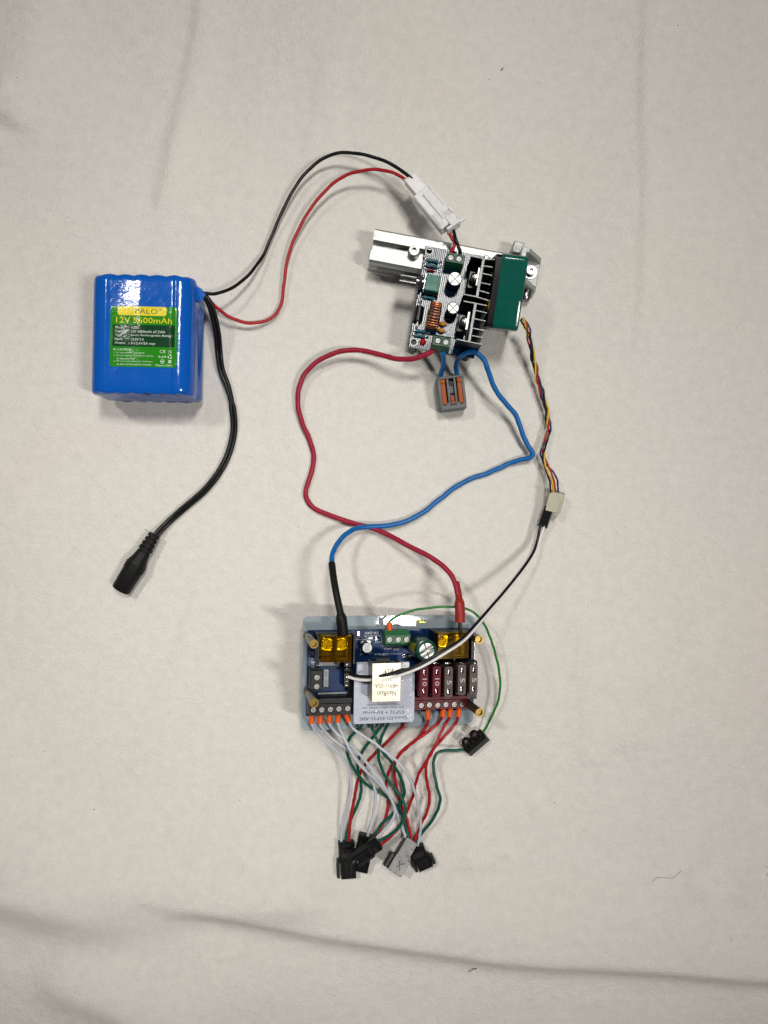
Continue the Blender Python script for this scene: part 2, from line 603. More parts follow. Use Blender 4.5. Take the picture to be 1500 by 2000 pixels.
# ================================================================== the cloth
def make_cloth():
    step = 2.2
    xs = np.arange(-400, 400.1, step)
    ys = np.arange(-480, 480.1, step)
    X, Y = np.meshgrid(xs, ys)
    Z = np.zeros_like(X)

    def vnoise(cell, seed):
        g = np.random.default_rng(seed).normal(size=(int(960 / cell) + 4, int(800 / cell) + 4))
        u, v = (X + 400) / cell, (Y + 480) / cell
        i, j = np.floor(v).astype(int), np.floor(u).astype(int)
        a, b = v - i, u - j
        a, b = a * a * (3 - 2 * a), b * b * (3 - 2 * b)
        return (g[i, j] * (1 - a) * (1 - b) + g[i + 1, j] * a * (1 - b) + g[i, j + 1] * (1 - a) * b + g[i + 1, j + 1] * a * b)
    calm = np.clip((np.hypot(X / 190, (Y - 10) / 250) - 0.75) / 0.5, 0.0, 1)
    Z += vnoise(130, 3) * 3.6 * calm + vnoise(62, 5) * 1.0 * (0.25 + calm) + vnoise(30, 6) * 0.16 + vnoise(11, 8) * 0.09 + vnoise(5, 9) * 0.09

    def fold(pix, hgt, wn, ws, fade=0.15, tail=0.15):
        """ridge along a pixel line; wn / ws: widths (mm) to the two sides of its direction"""
        P = [np.array(W(a, b, 0)[:2]) for a, b in pix]
        best = np.full(X.shape, 1e9)
        sgn = np.zeros(X.shape)
        tt = np.zeros(X.shape)
        L = [0.0]
        for a, b in zip(P[:-1], P[1:]):
            L.append(L[-1] + np.linalg.norm(b - a))
        for k, (a, b) in enumerate(zip(P[:-1], P[1:])):
            d = b - a
            l2 = d @ d
            t = np.clip(((X - a[0]) * d[0] + (Y - a[1]) * d[1]) / l2, 0, 1)
            qx, qy = X - a[0] - t * d[0], Y - a[1] - t * d[1]
            r = np.hypot(qx, qy)
            s = np.sign(d[0] * qy - d[1] * qx)
            w = r < best
            best = np.where(w, r, best)
            sgn = np.where(w, s, sgn)
            tt = np.where(w, (L[k] + t * math.sqrt(l2)) / L[-1], tt)
        wd = np.where(sgn > 0, wn, ws)
        env = np.clip(tt / max(fade, 1e-3), 0, 1) * np.clip((1 - tt) / max(tail, 1e-3), 0, 1)
        return hgt * np.exp(-(best / wd) ** 2 * 1.2) * env * env * (3 - 2 * env)
    Z += fold([(-300, 1612), (-60, 1690), (60, 1724), (170, 1755), (300, 1774), (430, 1784)], 17.0, 42, 22, 0.0, 0.4)
    Z += fold([(150, 1704), (330, 1741), (480, 1772), (600, 1799), (700, 1817), (850, 1839), (960, 1855), (1060, 1862), (1250, 1871), (1500, 1884), (1760, 1896)], 12.0, 58, 10, 0.25, 0.0)
    Z += fold([(270, 1768), (400, 1757), (560, 1748), (700, 1722), (800, 1690)], 5.0, 22, 11, 0.3, 0.3)
    Z += fold([(60, 1880), (230, 1940), (330, 2010), (420, 2120)], 8.0, 26, 16, 0.2, 0.0)
    Z += fold([(-300, 1800), (-50, 1880), (150, 1925), (350, 1945), (600, 1960), (800, 1975)], 7.0, 36, 50, 0.0, 0.4)
    Z += fold([(-200, 1300), (-60, 1500), (-10, 1650), (20, 1720)], 9.0, 30, 30, 0.2, 0.2)
    Z += fold([(405, -60), (386, 70), (362, 190), (340, 290), (322, 395), (305, 470)], 3.0, 16, 6, 0.15, 0.2)
    Z += fold([(655, 40), (640, 150), (622, 290), (600, 430)], 1.4, 16, 10)
    Z += fold([(1271, -80), (1269, 60), (1264, 200), (1260, 400), (1254, 560), (1246, 720), (1240, 900)], 2.2, 16, 3.5, 0.0, 0.6)
    Z += fold([(430, 1000), (412, 1060), (385, 1180), (340, 1300), (285, 1430), (255, 1560), (228, 1690), (222, 1760)], 1.6, 11, 5, 0.2, 0.1)
    Z += fold([(0, 250), (50, 150), (70, 40), (90, -60)], 5.0, 25, 20, 0.1, 0.1)
    Z += fold([(-60, 230), (20, 190), (45, 160)], 3.0, 10, 7, 0.2, 0.3)
    Z += fold([(1380, 1150), (1330, 1290), (1240, 1400), (1190, 1480)], 2.0, 14, 8)
    Z += fold([(1130, 1170), (1145, 1270), (1160, 1400), (1150, 1520)], 1.8, 16, 10)
    Z += fold([(1060, 1540), (990, 1600), (930, 1660), (890, 1690)], 1.8, 12, 7)
    Z += fold([(1480, 1560), (1400, 1650), (1330, 1750)], 2.2, 14, 8)
    Z += fold([(1530, 1600), (1470, 1680), (1430, 1760)], 2.2, 11, 7)
    Z += fold([(870, 1690), (960, 1672), (1010, 1650)], 1.4, 9, 6)
    # short nicks of the nap, as on a laundered fleece
    for a, b, c, d in ((240, 1512, 275, 1522), (285, 1640, 265, 1710), (360, 1682, 388, 1680), (338, 1590, 336, 1604), (345, 1750, 378, 1738),
                       (275, 1950, 292, 1990), (1180, 1120, 1205, 1130), (1130, 990, 1150, 1000), (412, 1030, 405, 1075), (290, 1750, 302, 1762), (1270, 1670, 1262, 1690)):
        Z += fold([(a, b), ((a + c) / 2 + 2, (b + d) / 2), (c, d)], -0.8, 2.6, 2.6, 0.3, 0.3)
    # the cloth is pressed flat under what lies on it
    for px, py, rad in ((676, 1680, 20), (705, 1670, 20), (735, 1650, 18), (775, 1690, 22), (800, 1660, 18), (825, 1680, 20), (270, 1100, 26), (240, 1150, 20), (290, 660, 45), (925, 1450, 20), (1080, 990, 20)):
        q = W(px, py, 0)
        Z *= 1 - np.exp(-((X - q.x) ** 2 + (Y - q.y) ** 2) / rad ** 2) * .85
    h, w = X.shape
    idx = np.arange(h * w).reshape(h, w)
    F = np.stack([idx[:-1, :-1], idx[:-1, 1:], idx[1:, 1:], idx[1:, :-1]], -1).reshape(-1, 4)
    V = np.stack([X, Y, Z], -1).reshape(-1, 3) * MM
    me = bpy.data.meshes.new("tablecloth")
    me.vertices.add(len(V))
    me.vertices.foreach_set("co", V.ravel())
    me.loops.add(F.size)
    me.loops.foreach_set("vertex_index", F.ravel())
    me.polygons.add(len(F))
    me.polygons.foreach_set("loop_start", np.arange(0, F.size, 4))
    me.update(calc_edges=True)
    me.polygons.foreach_set("use_smooth", [True] * len(F))
    me.materials.append(M['cloth'])
    o = bpy.data.objects.new("tablecloth", me)
    COL.objects.link(o)
    o["kind"] = "structure"
    return X, Y, Z


CX, CY, CZ = make_cloth()


def ground(p):
    i = int(round((p[1] + 480) / 2.2))
    j = int(round((p[0] + 400) / 2.2))
    return float(CZ[max(0, min(i, CZ.shape[0] - 1)), max(0, min(j, CZ.shape[1] - 1))])


# ================================================================== battery pack
def make_battery():
    hw, hh, ln, cr = 29.6, 18.6, 33.6, 9.0
    F = Frame((-139.7, 101.9, 0.0), (math.cos(R(-1.2)), math.sin(R(-1.2)), 0), (math.sin(R(1.2)), math.cos(R(1.2)), 0))
    root = thing("battery_pack", "blue shrink-wrapped battery pack with a green and yellow label", "battery", F)
    pitch = 19.6

    def sag(x):
        if abs(x) > pitch + 1:
            return 0.0
        t = (0.5 - 0.5 * math.cos(2 * math.pi * x / pitch)) ** 0.6
        s = 0.28 * t if x < -1 else 0.10 * t + 0.024 * (x + 1)
        return s * min(1, max(0, (pitch + 0.6 - abs(x)) / 1.6)) - 0.16 * math.exp(-((abs(x) - pitch) / 0.9) ** 2)

    def ztop(x):
        return 2 * hh - sag(x)

    base = rrect(-hw, 0, hw, 2 * hh, cr, 8)
    sec = []
    for i in range(len(base)):
        a, b = base[i], base[(i + 1) % len(base)]
        n = max(1, int(math.hypot(b[0] - a[0], b[1] - a[1]) / 0.6))
        for k in range(n):
            t = k / n
            x, z = a[0] + (b[0] - a[0]) * t, a[1] + (b[1] - a[1]) * t
            if z > 2 * hh - 0.01:
                z -= sag(x)
            elif z < 0.01:
                z += sag(x)
            if abs(abs(x) - hw) < 0.01:
                x *= 1 - 0.035 * (0.5 + 0.5 * math.cos(math.pi * (z - hh) / (hh - cr)))
            sec.append((x, z))
    mb = MB()
    rows = [(-ln, 0.0, 0.86), (-ln + 0.05, 0.0, 0.93), (-ln + 0.5, 0.0, 0.972), (-ln + 1.6, 0, 0.995), (-ln + 4, 0, 1.0)]
    rows += [(y, 0, 1.0) for y in np.linspace(-ln + 8, ln - 8, 14)]
    rows += [(ln - 4, 0, 1.0), (ln - 1.6, 0, 0.995), (ln - 0.5, 0, 0.972), (ln - 0.05, 0, 0.93), (ln, 0, 0.86)]
    r2 = random.Random(4)
    vs, fs = [], []
    n = len(sec)
    for (y, _, k) in rows:
        for (x, z) in sec:
            e = 0.8 * math.cos(2 * math.pi * x / pitch) * (abs(y) / ln) ** 6
            j = 0.05 * math.sin(0.21 * y + 0.3 * x) + 0.03 * math.sin(0.35 * y - 0.2 * x + 1)
            vs.append((x * (1 - (1 - k) * 0.9), y + math.copysign(e, y), hh + (z - hh) * k + (j if 0.5 < z < 2 * hh else 0)))
    for a in range(len(rows) - 1):
        for i in range(n):
            b = (i + 1) % n
            fs.append((a * n + i, a * n + b, (a + 1) * n + b, (a + 1) * n + i))
    fs.append(tuple(range(n)))
    fs.append(tuple((len(rows) - 1) * n + i for i in reversed(range(n))))
    mb.raw(vs, fs)
    wrap = part("shrink_wrap", mb, M['pack'], root, smooth=50)
    # folded film tab where the leads come out
    tab = MB()
    q = [F.inv @ W(*p) for p in ((381, 556, 30), (402, 574, 27), (393, 590, 27), (381, 585, 30))]
    q2 = [F.inv @ W(*p) for p in ((378, 553, 14), (400, 574, 17), (392, 592, 16), (378, 592, 14))]
    tab.raw([*q, *q2], [(0, 1, 2, 3), (7, 6, 5, 4), (0, 4, 5, 1), (1, 5, 6, 2), (2, 6, 7, 3), (3, 7, 4, 0)])
    part("lead_tab", tab, M['pack'], root)
    # end discs seen through the shrink film's open side
    # printed label
    x0, y1 = F.pt(216.5, 597.5, 37)
    x1, y0 = F.pt(345, 718.5, 37)
    w, h = x1 - x0, y1 - y0

    def sheet(mb, ax0, ay0, ax1, ay1, r, z):
        """rounded sheet that follows the cells"""
        nx = 26
        arc = [r * (1 - math.cos(R(15 * q))) for q in range(7)]
        ylist = [ay0 + q for q in arc] + list(np.linspace(ay0 + r, ay1 - r, 14))[1:-1] + [ay1 - q for q in reversed(arc)]
        ny = len(ylist) - 1
        vs, fs = [], []
        for j in range(ny + 1):
            y = ylist[j]
            dy = min(y - ay0, ay1 - y)
            ins = r - math.sqrt(max(0, r * r - (r - dy) ** 2)) if dy < r else 0.0
            for i in range(nx + 1):
                x = ax0 + ins + (ax1 - ax0 - 2 * ins) * i / nx
                vs.append((x, y, ztop(x) + z + 0.05 * math.sin(0.21 * y + 0.3 * x) + 0.03 * math.sin(0.35 * y - 0.2 * x + 1)))
        for j in range(ny):
            for i in range(nx):
                a = j * (nx + 1) + i
                fs.append((a, a + 1, a + nx + 2, a + nx + 1))
        mb.raw(vs, fs)

    def surf(x, y):
        return ztop(x) + 0.05 * math.sin(0.21 * y + 0.3 * x) + 0.03 * math.sin(0.35 * y - 0.2 * x + 1)

    def U(fx):
        return x0 + w * fx

    def V(fy):
        return y1 - h * fy
    lb = MB()
    sheet(lb, x0, y0, x1, y1, 1.6, 0.16)
    lab = part("label", lb, M['label_green'], root)
    g = MB()
    sheet(g, U(0.11), V(0.15), U(0.83), V(0.0), 1.2, 0.22)
    part("brand_tab", g, M['label_yellow'], lab)
    g = MB()
    sheet(g, U(0.035), V(0.665), U(0.965), V(0.305), 0.8, 0.22)
    part("data_panel", g, M['label_dark'], lab)
    g = MB()
    g.text("PALO", U(0.535), V(0.078), w * 0.33, h * 0.085, 0.28, 0, surf)
    g.text("®", U(0.735), V(0.045), w * 0.045, h * 0.05, 0.28, 0, surf)
    part("brand_print", g, M['label_ink'], lab)
    g = MB()
    g.text("12V 5600mAh", U(0.50), V(0.228), w * 0.83, h * 0.095, 0.24, 0, surf)
    part("capacity_print", g, M['label_yellow'], lab)
    g = MB()
    for k, (a, b, wb) in enumerate((("Model", "XZ01", 0.11), ("Capacity", "12V 5600mAh 67.2Wh", 0.50), ("Type", "Li-ion Rechargeable Battery", 0.62),
                                    ("Input", "12.6V/1A", 0.19), ("Output", "9-12.6V/5A max", 0.36))):
        y = V(0.350 + 0.0645 * k)
        wa = {"Model": .13, "Capacity": .18, "Type": .10, "Input": .105, "Output": .15}[a]
        g.text(a, U(0.075 + wa / 2), y, w * wa, h * 0.042, 0.27, 0, surf)
        g.text(":", U(0.28), y, w * 0.008, h * 0.028, 0.27, 0, surf)
        g.text(b, U(0.315 + wb / 2), y, w * wb, h * 0.042, 0.27, 0, surf)
    g.text("CAUTION:", U(0.22), V(0.715), w * 0.22, h * 0.036, 0.24, 0, surf)
    g.text("©", U(0.07), V(0.715), w * 0.04, h * 0.036, 0.24, 0, surf)
    for k, (s, wd, x) in enumerate((("1. Do not connect improperly", 0.46, .06), ("2. Do not dispose of in fire to expose", 0.585, .06), ("to excessive heat", 0.27, .105),
                                    ("3. Do not crush, puncture, incinerate", 0.58, .06), ("or short-circuit external contacts.", 0.52, .105))):
        g.text(s, U(x + wd / 2), V(0.768 + 0.047 * k), w * wd, h * 0.030, 0.24, 0, surf)
    g.text("Made in China", U(0.81), V(0.962), w * 0.25, h * 0.032, 0.24, 0, surf)
    g.text("CE", U(0.785), V(0.735), w * 0.085, h * 0.052, 0.24, 0, surf)
    g.text("UK", U(0.895), V(0.722), w * 0.055, h * 0.026, 0.24, 0, surf)
    g.text("CA", U(0.895), V(0.752), w * 0.055, h * 0.026, 0.24, 0, surf)
    g.text("RoHS", U(0.785), V(0.822), w * 0.11, h * 0.036, 0.24, 0, surf)
    for i in range(3):
        a = i * 2 * math.pi / 3 + 0.5
        c = (U(0.895), V(0.82))
        pts = [(c[0] + math.cos(a + t) * w * .026, c[1] + math.sin(a + t) * w * .026) for t in (0, .5, 1.0, 1.4)]
        for p, q3 in zip(pts[:-1], pts[1:]):
            m = ((p[0] + q3[0]) / 2, (p[1] + q3[1]) / 2)
            g.box((m[0], m[1], surf(*m) + 0.25), (math.hypot(q3[0] - p[0], q3[1] - p[1]) * 1.1, w * .013, 0.02), math.atan2(q3[1] - p[1], q3[0] - p[0]))
    c = (U(0.785), V(0.90))
    g.slab(circ(0, 0, w * .031, 16), 0, .02, holes=[circ(0, 0, w * .024, 16)], M=Matrix.Translation((c[0], c[1], surf(*c) + .25)))
    g.box((c[0], c[1], surf(*c) + .26), (w * .035, w * .013, .02))
    c = (U(0.895), V(0.90))
    for a in (45, -45):
        g.box((c[0], c[1], surf(*c) + 0.25 + a * .0002), (w * .07, w * .008, 0.02), R(a))
    g.slab(rect(-w * .018, -w * .02, w * .018, w * .02), 0, .02, holes=[rect(-w * .011, -w * .013, w * .011, w * .013)], M=Matrix.Translation((c[0], c[1], surf(*c) + .28)))
    part("fine_print", g, M['label_white'], lab)
    return F


make_battery()


# ================================================================== wires
def wire(name, label, pts, r, m, group=None, sleeves=(), seg=10, cat="wire"):
    """insulated wire; sleeves: (part name, points, radius or radii, material)"""
    F = Frame(pts[0])
    root = thing(name, label, cat, F, group)
    mb = MB()
    ph = random.uniform(0, 6)
    pts = [p + Vector((math.sin(ph + i * .9), math.cos(ph * 2 + i * .7), 0)) * (.09 if 2 < i < len(pts) - 3 else 0) for i, p in enumerate(pts)]
    mb.tube(pts, [r * (1 + .03 * math.sin(ph + i * 1.3)) for i in range(len(pts))], seg)
    ins = part("insulation", mb, m, root, world=F, smooth=60)
    for sn, sp, sr, sm in sleeves:
        q = MB()
        q.tube(sp, sr, 12)
        part(sn, q, sm, root, world=F, smooth=50)
    return root


def lift(p, r):
    """keep a lying wire on the cloth, not in it"""
    q = []
    for a in p:
        q.append(Vector((a.x, a.y, max(a.z, ground(a) + r * 0.92))))
    return q


wire("battery_wire", "thin black wire arching from the blue battery to the milky white connector",
     lift(path([(392, 572), (415, 574), (435, 570), (462, 557), (490, 532), (515, 497), (533, 455), (555, 405), (580, 360), (610, 325), (645, 303), (675, 298), (710, 302), (745, 312), (775, 327), (806, 350)],
               [(0, 24), (.12, 14), (.3, 4), (.55, 10), (.8, 16), (1, 23)]), 1.0), 1.02, M['black_wire'], "battery wires")
wire("battery_wire", "thin red wire looping from the blue battery to the milky white connector",
     lift(path([(393, 576), (408, 586), (427, 604), (450, 620), (480, 630), (510, 629), (535, 617), (550, 590), (555, 550), (563, 500), (580, 455), (605, 410), (635, 373), (665, 348), (695, 336), (730, 331), (760, 335), (785, 346), (800, 362)],
               [(0, 23), (.1, 12), (.25, 3), (.5, 6), (.75, 13), (1, 22)]), 1.0), 1.02, M['red_wire'], "battery wires")


def barrel_cable():
    pts = lift(path([(392, 572), (408, 590), (418, 620), (425, 655), (428, 690), (433, 722), (446, 757), (455, 800), (457, 842), (447, 885), (428, 923), (400, 958), (370, 984), (340, 1010), (318, 1031), (301, 1050)],
                    [(0, 24), (.08, 18), (.25, 5), (.5, 2), (.9, 2), (1, 4.5)]), 1.3)
    F = Frame(pts[-1])
    root = thing("power_cable", "black twin cable from the blue battery ending in a ribbed barrel plug", "cable", F)
    n = len(pts)
    for s in (-1, 1):
        q = []
        for i, p in enumerate(pts):
            a = pts[max(0, i - 1)]
            b = pts[min(n - 1, i + 1)]
            t = (b - a).normalized()
            side = Vector((t.y, -t.x, 0)).normalized()
            up = Vector((0, 0, 1))
            f = i / (n - 1)
            ang = 0.35 + 0.9 * math.sin(f * 5.0 - 1.0) ** 2 if f < 0.45 else 0.25 + 0.6 * f
            q.append(p + (side * math.cos(ang) + up * math.sin(ang)) * (s * 1.12) + Vector((0, 0, 1.0 * math.sin(ang))))
        mb = MB()
        mb.tube(q, 1.22, 10)
        part("cable_core", mb, M['black_wire'], root, world=F, smooth=60)
    p0, p1 = W(302, 1044, 6.2), W(236, 1152, 6.0)
    L = (p1 - p0).length
    prof = [(0, 2.6)]
    t = 0.0
    for k in range(4):
        r = 3.55 + 0.28 * k
        prof += [(t + .001, r), (t + 1.9 / L, r + .1), (t + 1.95 / L, r - 1.15), (t + 3.0 / L, r - 1.1)]
        t += 3.05 / L
    prof += [(t + .001, 4.0), (t + 5.5 / L, 5.0), (t + 8 / L, 5.9), (t + 9 / L, 6.05)]
    t += 9 / L
    for k in range(3):
        prof += [(t + .2 / L, 6.05), (t + .25 / L, 6.45), (t + 1.0 / L, 6.45), (t + 1.05 / L, 6.0), (t + 1.5 / L, 6.0)]
        t += 1.5 / L
    prof += [(t + 1 / L, 6.0), (0.985, 5.75), (1.0, 5.45), (1.0, 3.0), (0.93, 2.9)]
    mb = MB()
    mb.lathe(p0, p1, prof, 28)
    pl = part("barrel_plug", mb, M['black_matt'], root, world=F, smooth=28)


barrel_cable()


# ---- milky two-pin connector
def milky_connector():
    p0, p1 = W(803.0, 352.5, 21), W(884, 449, 31)
    F = axis_frame(p0, p1)
    L = (p1 - p0).length
    root = thing("wire_connector", "milky white plastic plug and socket joining the red and black wires", "connector", F)
    a = 11.0
    mb = MB()
    mb.box((a / 2 + 1, 0, 0), (a + 5, 7.9, 5.4), bev=.5)
    mb.box((a / 2 - 1, -3.6, 2.9), (a + 1, .5, .8))
    part("plug_housing", mb, M['clear'], root)
    mb = MB()
    b = L - a
    mb.box((a + b * .45, -0.2, -.2), (b * .9, 11.6, 7.4), bev=.6)
    mb.box((a + b * .44, 1.2, 3.7), (b * .66, 5.4, 1.6), bev=.35)
    mb.box((a + b * .30, 4.9, 3.6), (b * .52, 1.6, 1.2), bev=.3)
    mb.box((a + b * .82, 2.2, 3.8), (b * .30, 4.6, 1.0), bev=.25)
    mb.box((L - .4, 1.0, 1.2), (1.6, 9.0, 6.4), bev=.3)
    mb.box((a + b * .72, -3.6, 3.6), (b * .30, 3.0, .8), bev=.2)
    part("socket_housing", mb, M['clear'], root)
    mb = MB()
    mb.box((L - .2, 6.0, 2.6), (1.5, 6.4, 1.6), bev=.3)
    mb.box((a + b * .72, 5.6, 3.9), (b * .12, 1.4, 2.0), bev=.2)
    part("latch", mb, M['clear'], root)
    return F, L


KF, KL = milky_connector()


# ================================================================== shared small meshes
def screw_mesh(name, r, h, slot, m, rim=0.0):
    mb = MB()
    a, b = r * .16, r * .72
    cross = [(a, a), (a, b), (-a, b), (-a, a), (-b, a), (-b, -a), (-a, -a), (-a, -b), (a, -b), (a, -a), (b, -a), (b, a)]
    mb.slab(circ(0, 0, r * .93, 20), h * .55, h, pockets=[cross], depth=slot)
    mb.lathe((0, 0, 0), (0, 0, h), [(0, r), (.7, r), (.96, r * .94)], 20, caps=False)
    me = mesh_of(name, mb)
    me.materials.append(m)
    o = bpy.data.objects.new(name, me)      # prototype mesh holder, only its data is used
    return o


SCREW = screw_mesh("screw", 1.0, 0.55, 0.4, M['screw'])


def screw(parent, a, b, h, r, tilt=None):
    c = SCREW.copy()
    COL.objects.link(c)
    c.parent = parent
    c.location = Vector((a, b, h)) * MM
    c.rotation_euler = (0, 0, tilt if tilt is not None else random.uniform(0, 3))
    c.scale = (r, r, r)
    c.name = "screw"
    return c


# ================================================================== aluminium extrusion with its bolt and corner bracket
EXA = -10.6


def make_extrusion():
    ca, sa = math.cos(R(EXA)), math.sin(R(EXA))
    p = W(726.5, 478.0, 20)
    F = Frame((p.x, p.y, 0.3), (ca, sa, 0), (-sa, ca, 0))
    root = thing("aluminium_extrusion", "silver slotted aluminium bar with a bolt and corner bracket under the small circuit board", "metal bar", F)
    # profile in (y, z), one side at a time, turned four times
    side = [(-10, 8.8), (-8.8, 10), (-3.1, 10), (-3.1, 8.3), (-5.4, 8.3), (-5.4, 7.0), (-2.9, 4.4), (2.9, 4.4), (5.4, 7.0), (5.4, 8.3), (3.1, 8.3), (3.1, 10), (8.8, 10)]
    prof = []
    for k in range(4):
        c, s = [(1, 0), (0, 1), (-1, 0), (0, -1)][k]
        prof += [(x * c + y * s, -x * s + y * c) for x, y in side]
    L = 86
    mb = MB()
    # slab is drawn in its own x,y plane: map x->bar y, y->bar z, z->bar x
    T = Matrix(((0, 0, 1, 0), (1, 0, 0, 0), (0, 1, 0, 10), (0, 0, 0, 1)))
    mb.slab(prof, 0, L, holes=[circ(0, 0, 2.1, 14)], M=T)
    part("profile", mb, M['alu'], root, smooth=20)
    # button of the T-slot bolt standing in the slot
    a, b = F.pt(809, 488, 27)
    mb = MB()
    mb.slab(circ(0, 0, 3.0, 24), 1.6, 4.6, pockets=[circ(0, 0, 1.55, 6)], depth=1.9, M=Matrix.Translation((a, b, 22.2)))
    mb.lathe((a, b, 14), (a, b, 23.8), [(0, 2.0), (1, 2.0)], 14)
    mb.lathe((a, b, 20.3), (a, b, 21.3), [(0, 3.6), (.8, 3.6), (1, 3.3)], 24)
    part("cap_bolt", mb, M['steel'], root)
    # corner bracket: plate on the cloth side, upright plate, two gussets
    gx, gy = F.pt(1021, 483, 20)
    B = MB()
    y1, y0 = gy + .2, gy - 20.5
    x0 = gx - 0.5
    B.box((x0 + 1.7, (y0 + y1) / 2, 11.2), (3.4, y1 - y0, 20.4), bev=.4)
    x2 = x0 + 14.8
    B.box(((x0 + 3.3 + x2) / 2, (y0 + y1) / 2, 3.2), (x2 - x0 - 3.3, y1 - y0 - .2, 4.4), bev=.4)
    for y in (y1 - 1.5, y0 + 1.5):
        tri = [(x0 + 3.2, 5.2), (x2 - .4, 5.2), (x2 - .4, 7.4), (x0 + 4.6, 21.2), (x0 + 3.2, 21.2)]
        vs = [(p[0], y - 1.3, p[1]) for p in tri] + [(p[0], y + 1.3, p[1]) for p in tri]
        n = len(tri)
        B.raw(vs, [tuple(range(n)), tuple(range(2 * n - 1, n - 1, -1))] + [(i, (i + 1) % n, n + (i + 1) % n, n + i) for i in range(n)])
    br = part("corner_bracket", B, M['cast'], root)
    a, b = F.pt(1037.5, 527.5, 10)
    mb = MB()
    mb.lathe((a, b, 5.4), (a, b, 6.5), [(0, 4.3), (1, 4.2)], 24)
    mb.slab(circ(0, 0, 2.6, 24), 0, 3.6, pockets=[circ(0, 0, 1.4, 6)], depth=1.8, M=Matrix.Translation((a, b, 6.5)))
    part("bolt", mb, M['dark_steel'], br)
    a, b = F.pt(1027, 577, 5)
    mb = MB()
    for k in range(3):
        mb.lathe((a, b - 1 + 1.1 * k, 4.6), (a, b - .3 + 1.1 * k, 4.6), [(0, 3.6), (1, 3.6)], 18)
    mb.lathe((a, b - 3.2, 4.6), (a, b + 6, 4.6), [(0, 2.4), (.1, 3.0), (1, 3.0)], 18)
    part("side_bolt", mb, M['dark_steel'], br)
    a, b = F.pt(1009, 494, 8)
    mb = MB()
    mb.box((a, b + 2, 8), (6.5, 7, 9), bev=.5)
    part("slot_nut", mb, M['cast'], br)


make_extrusion()


# ================================================================== converter board
BZ = 24.0
ANG = -9.8


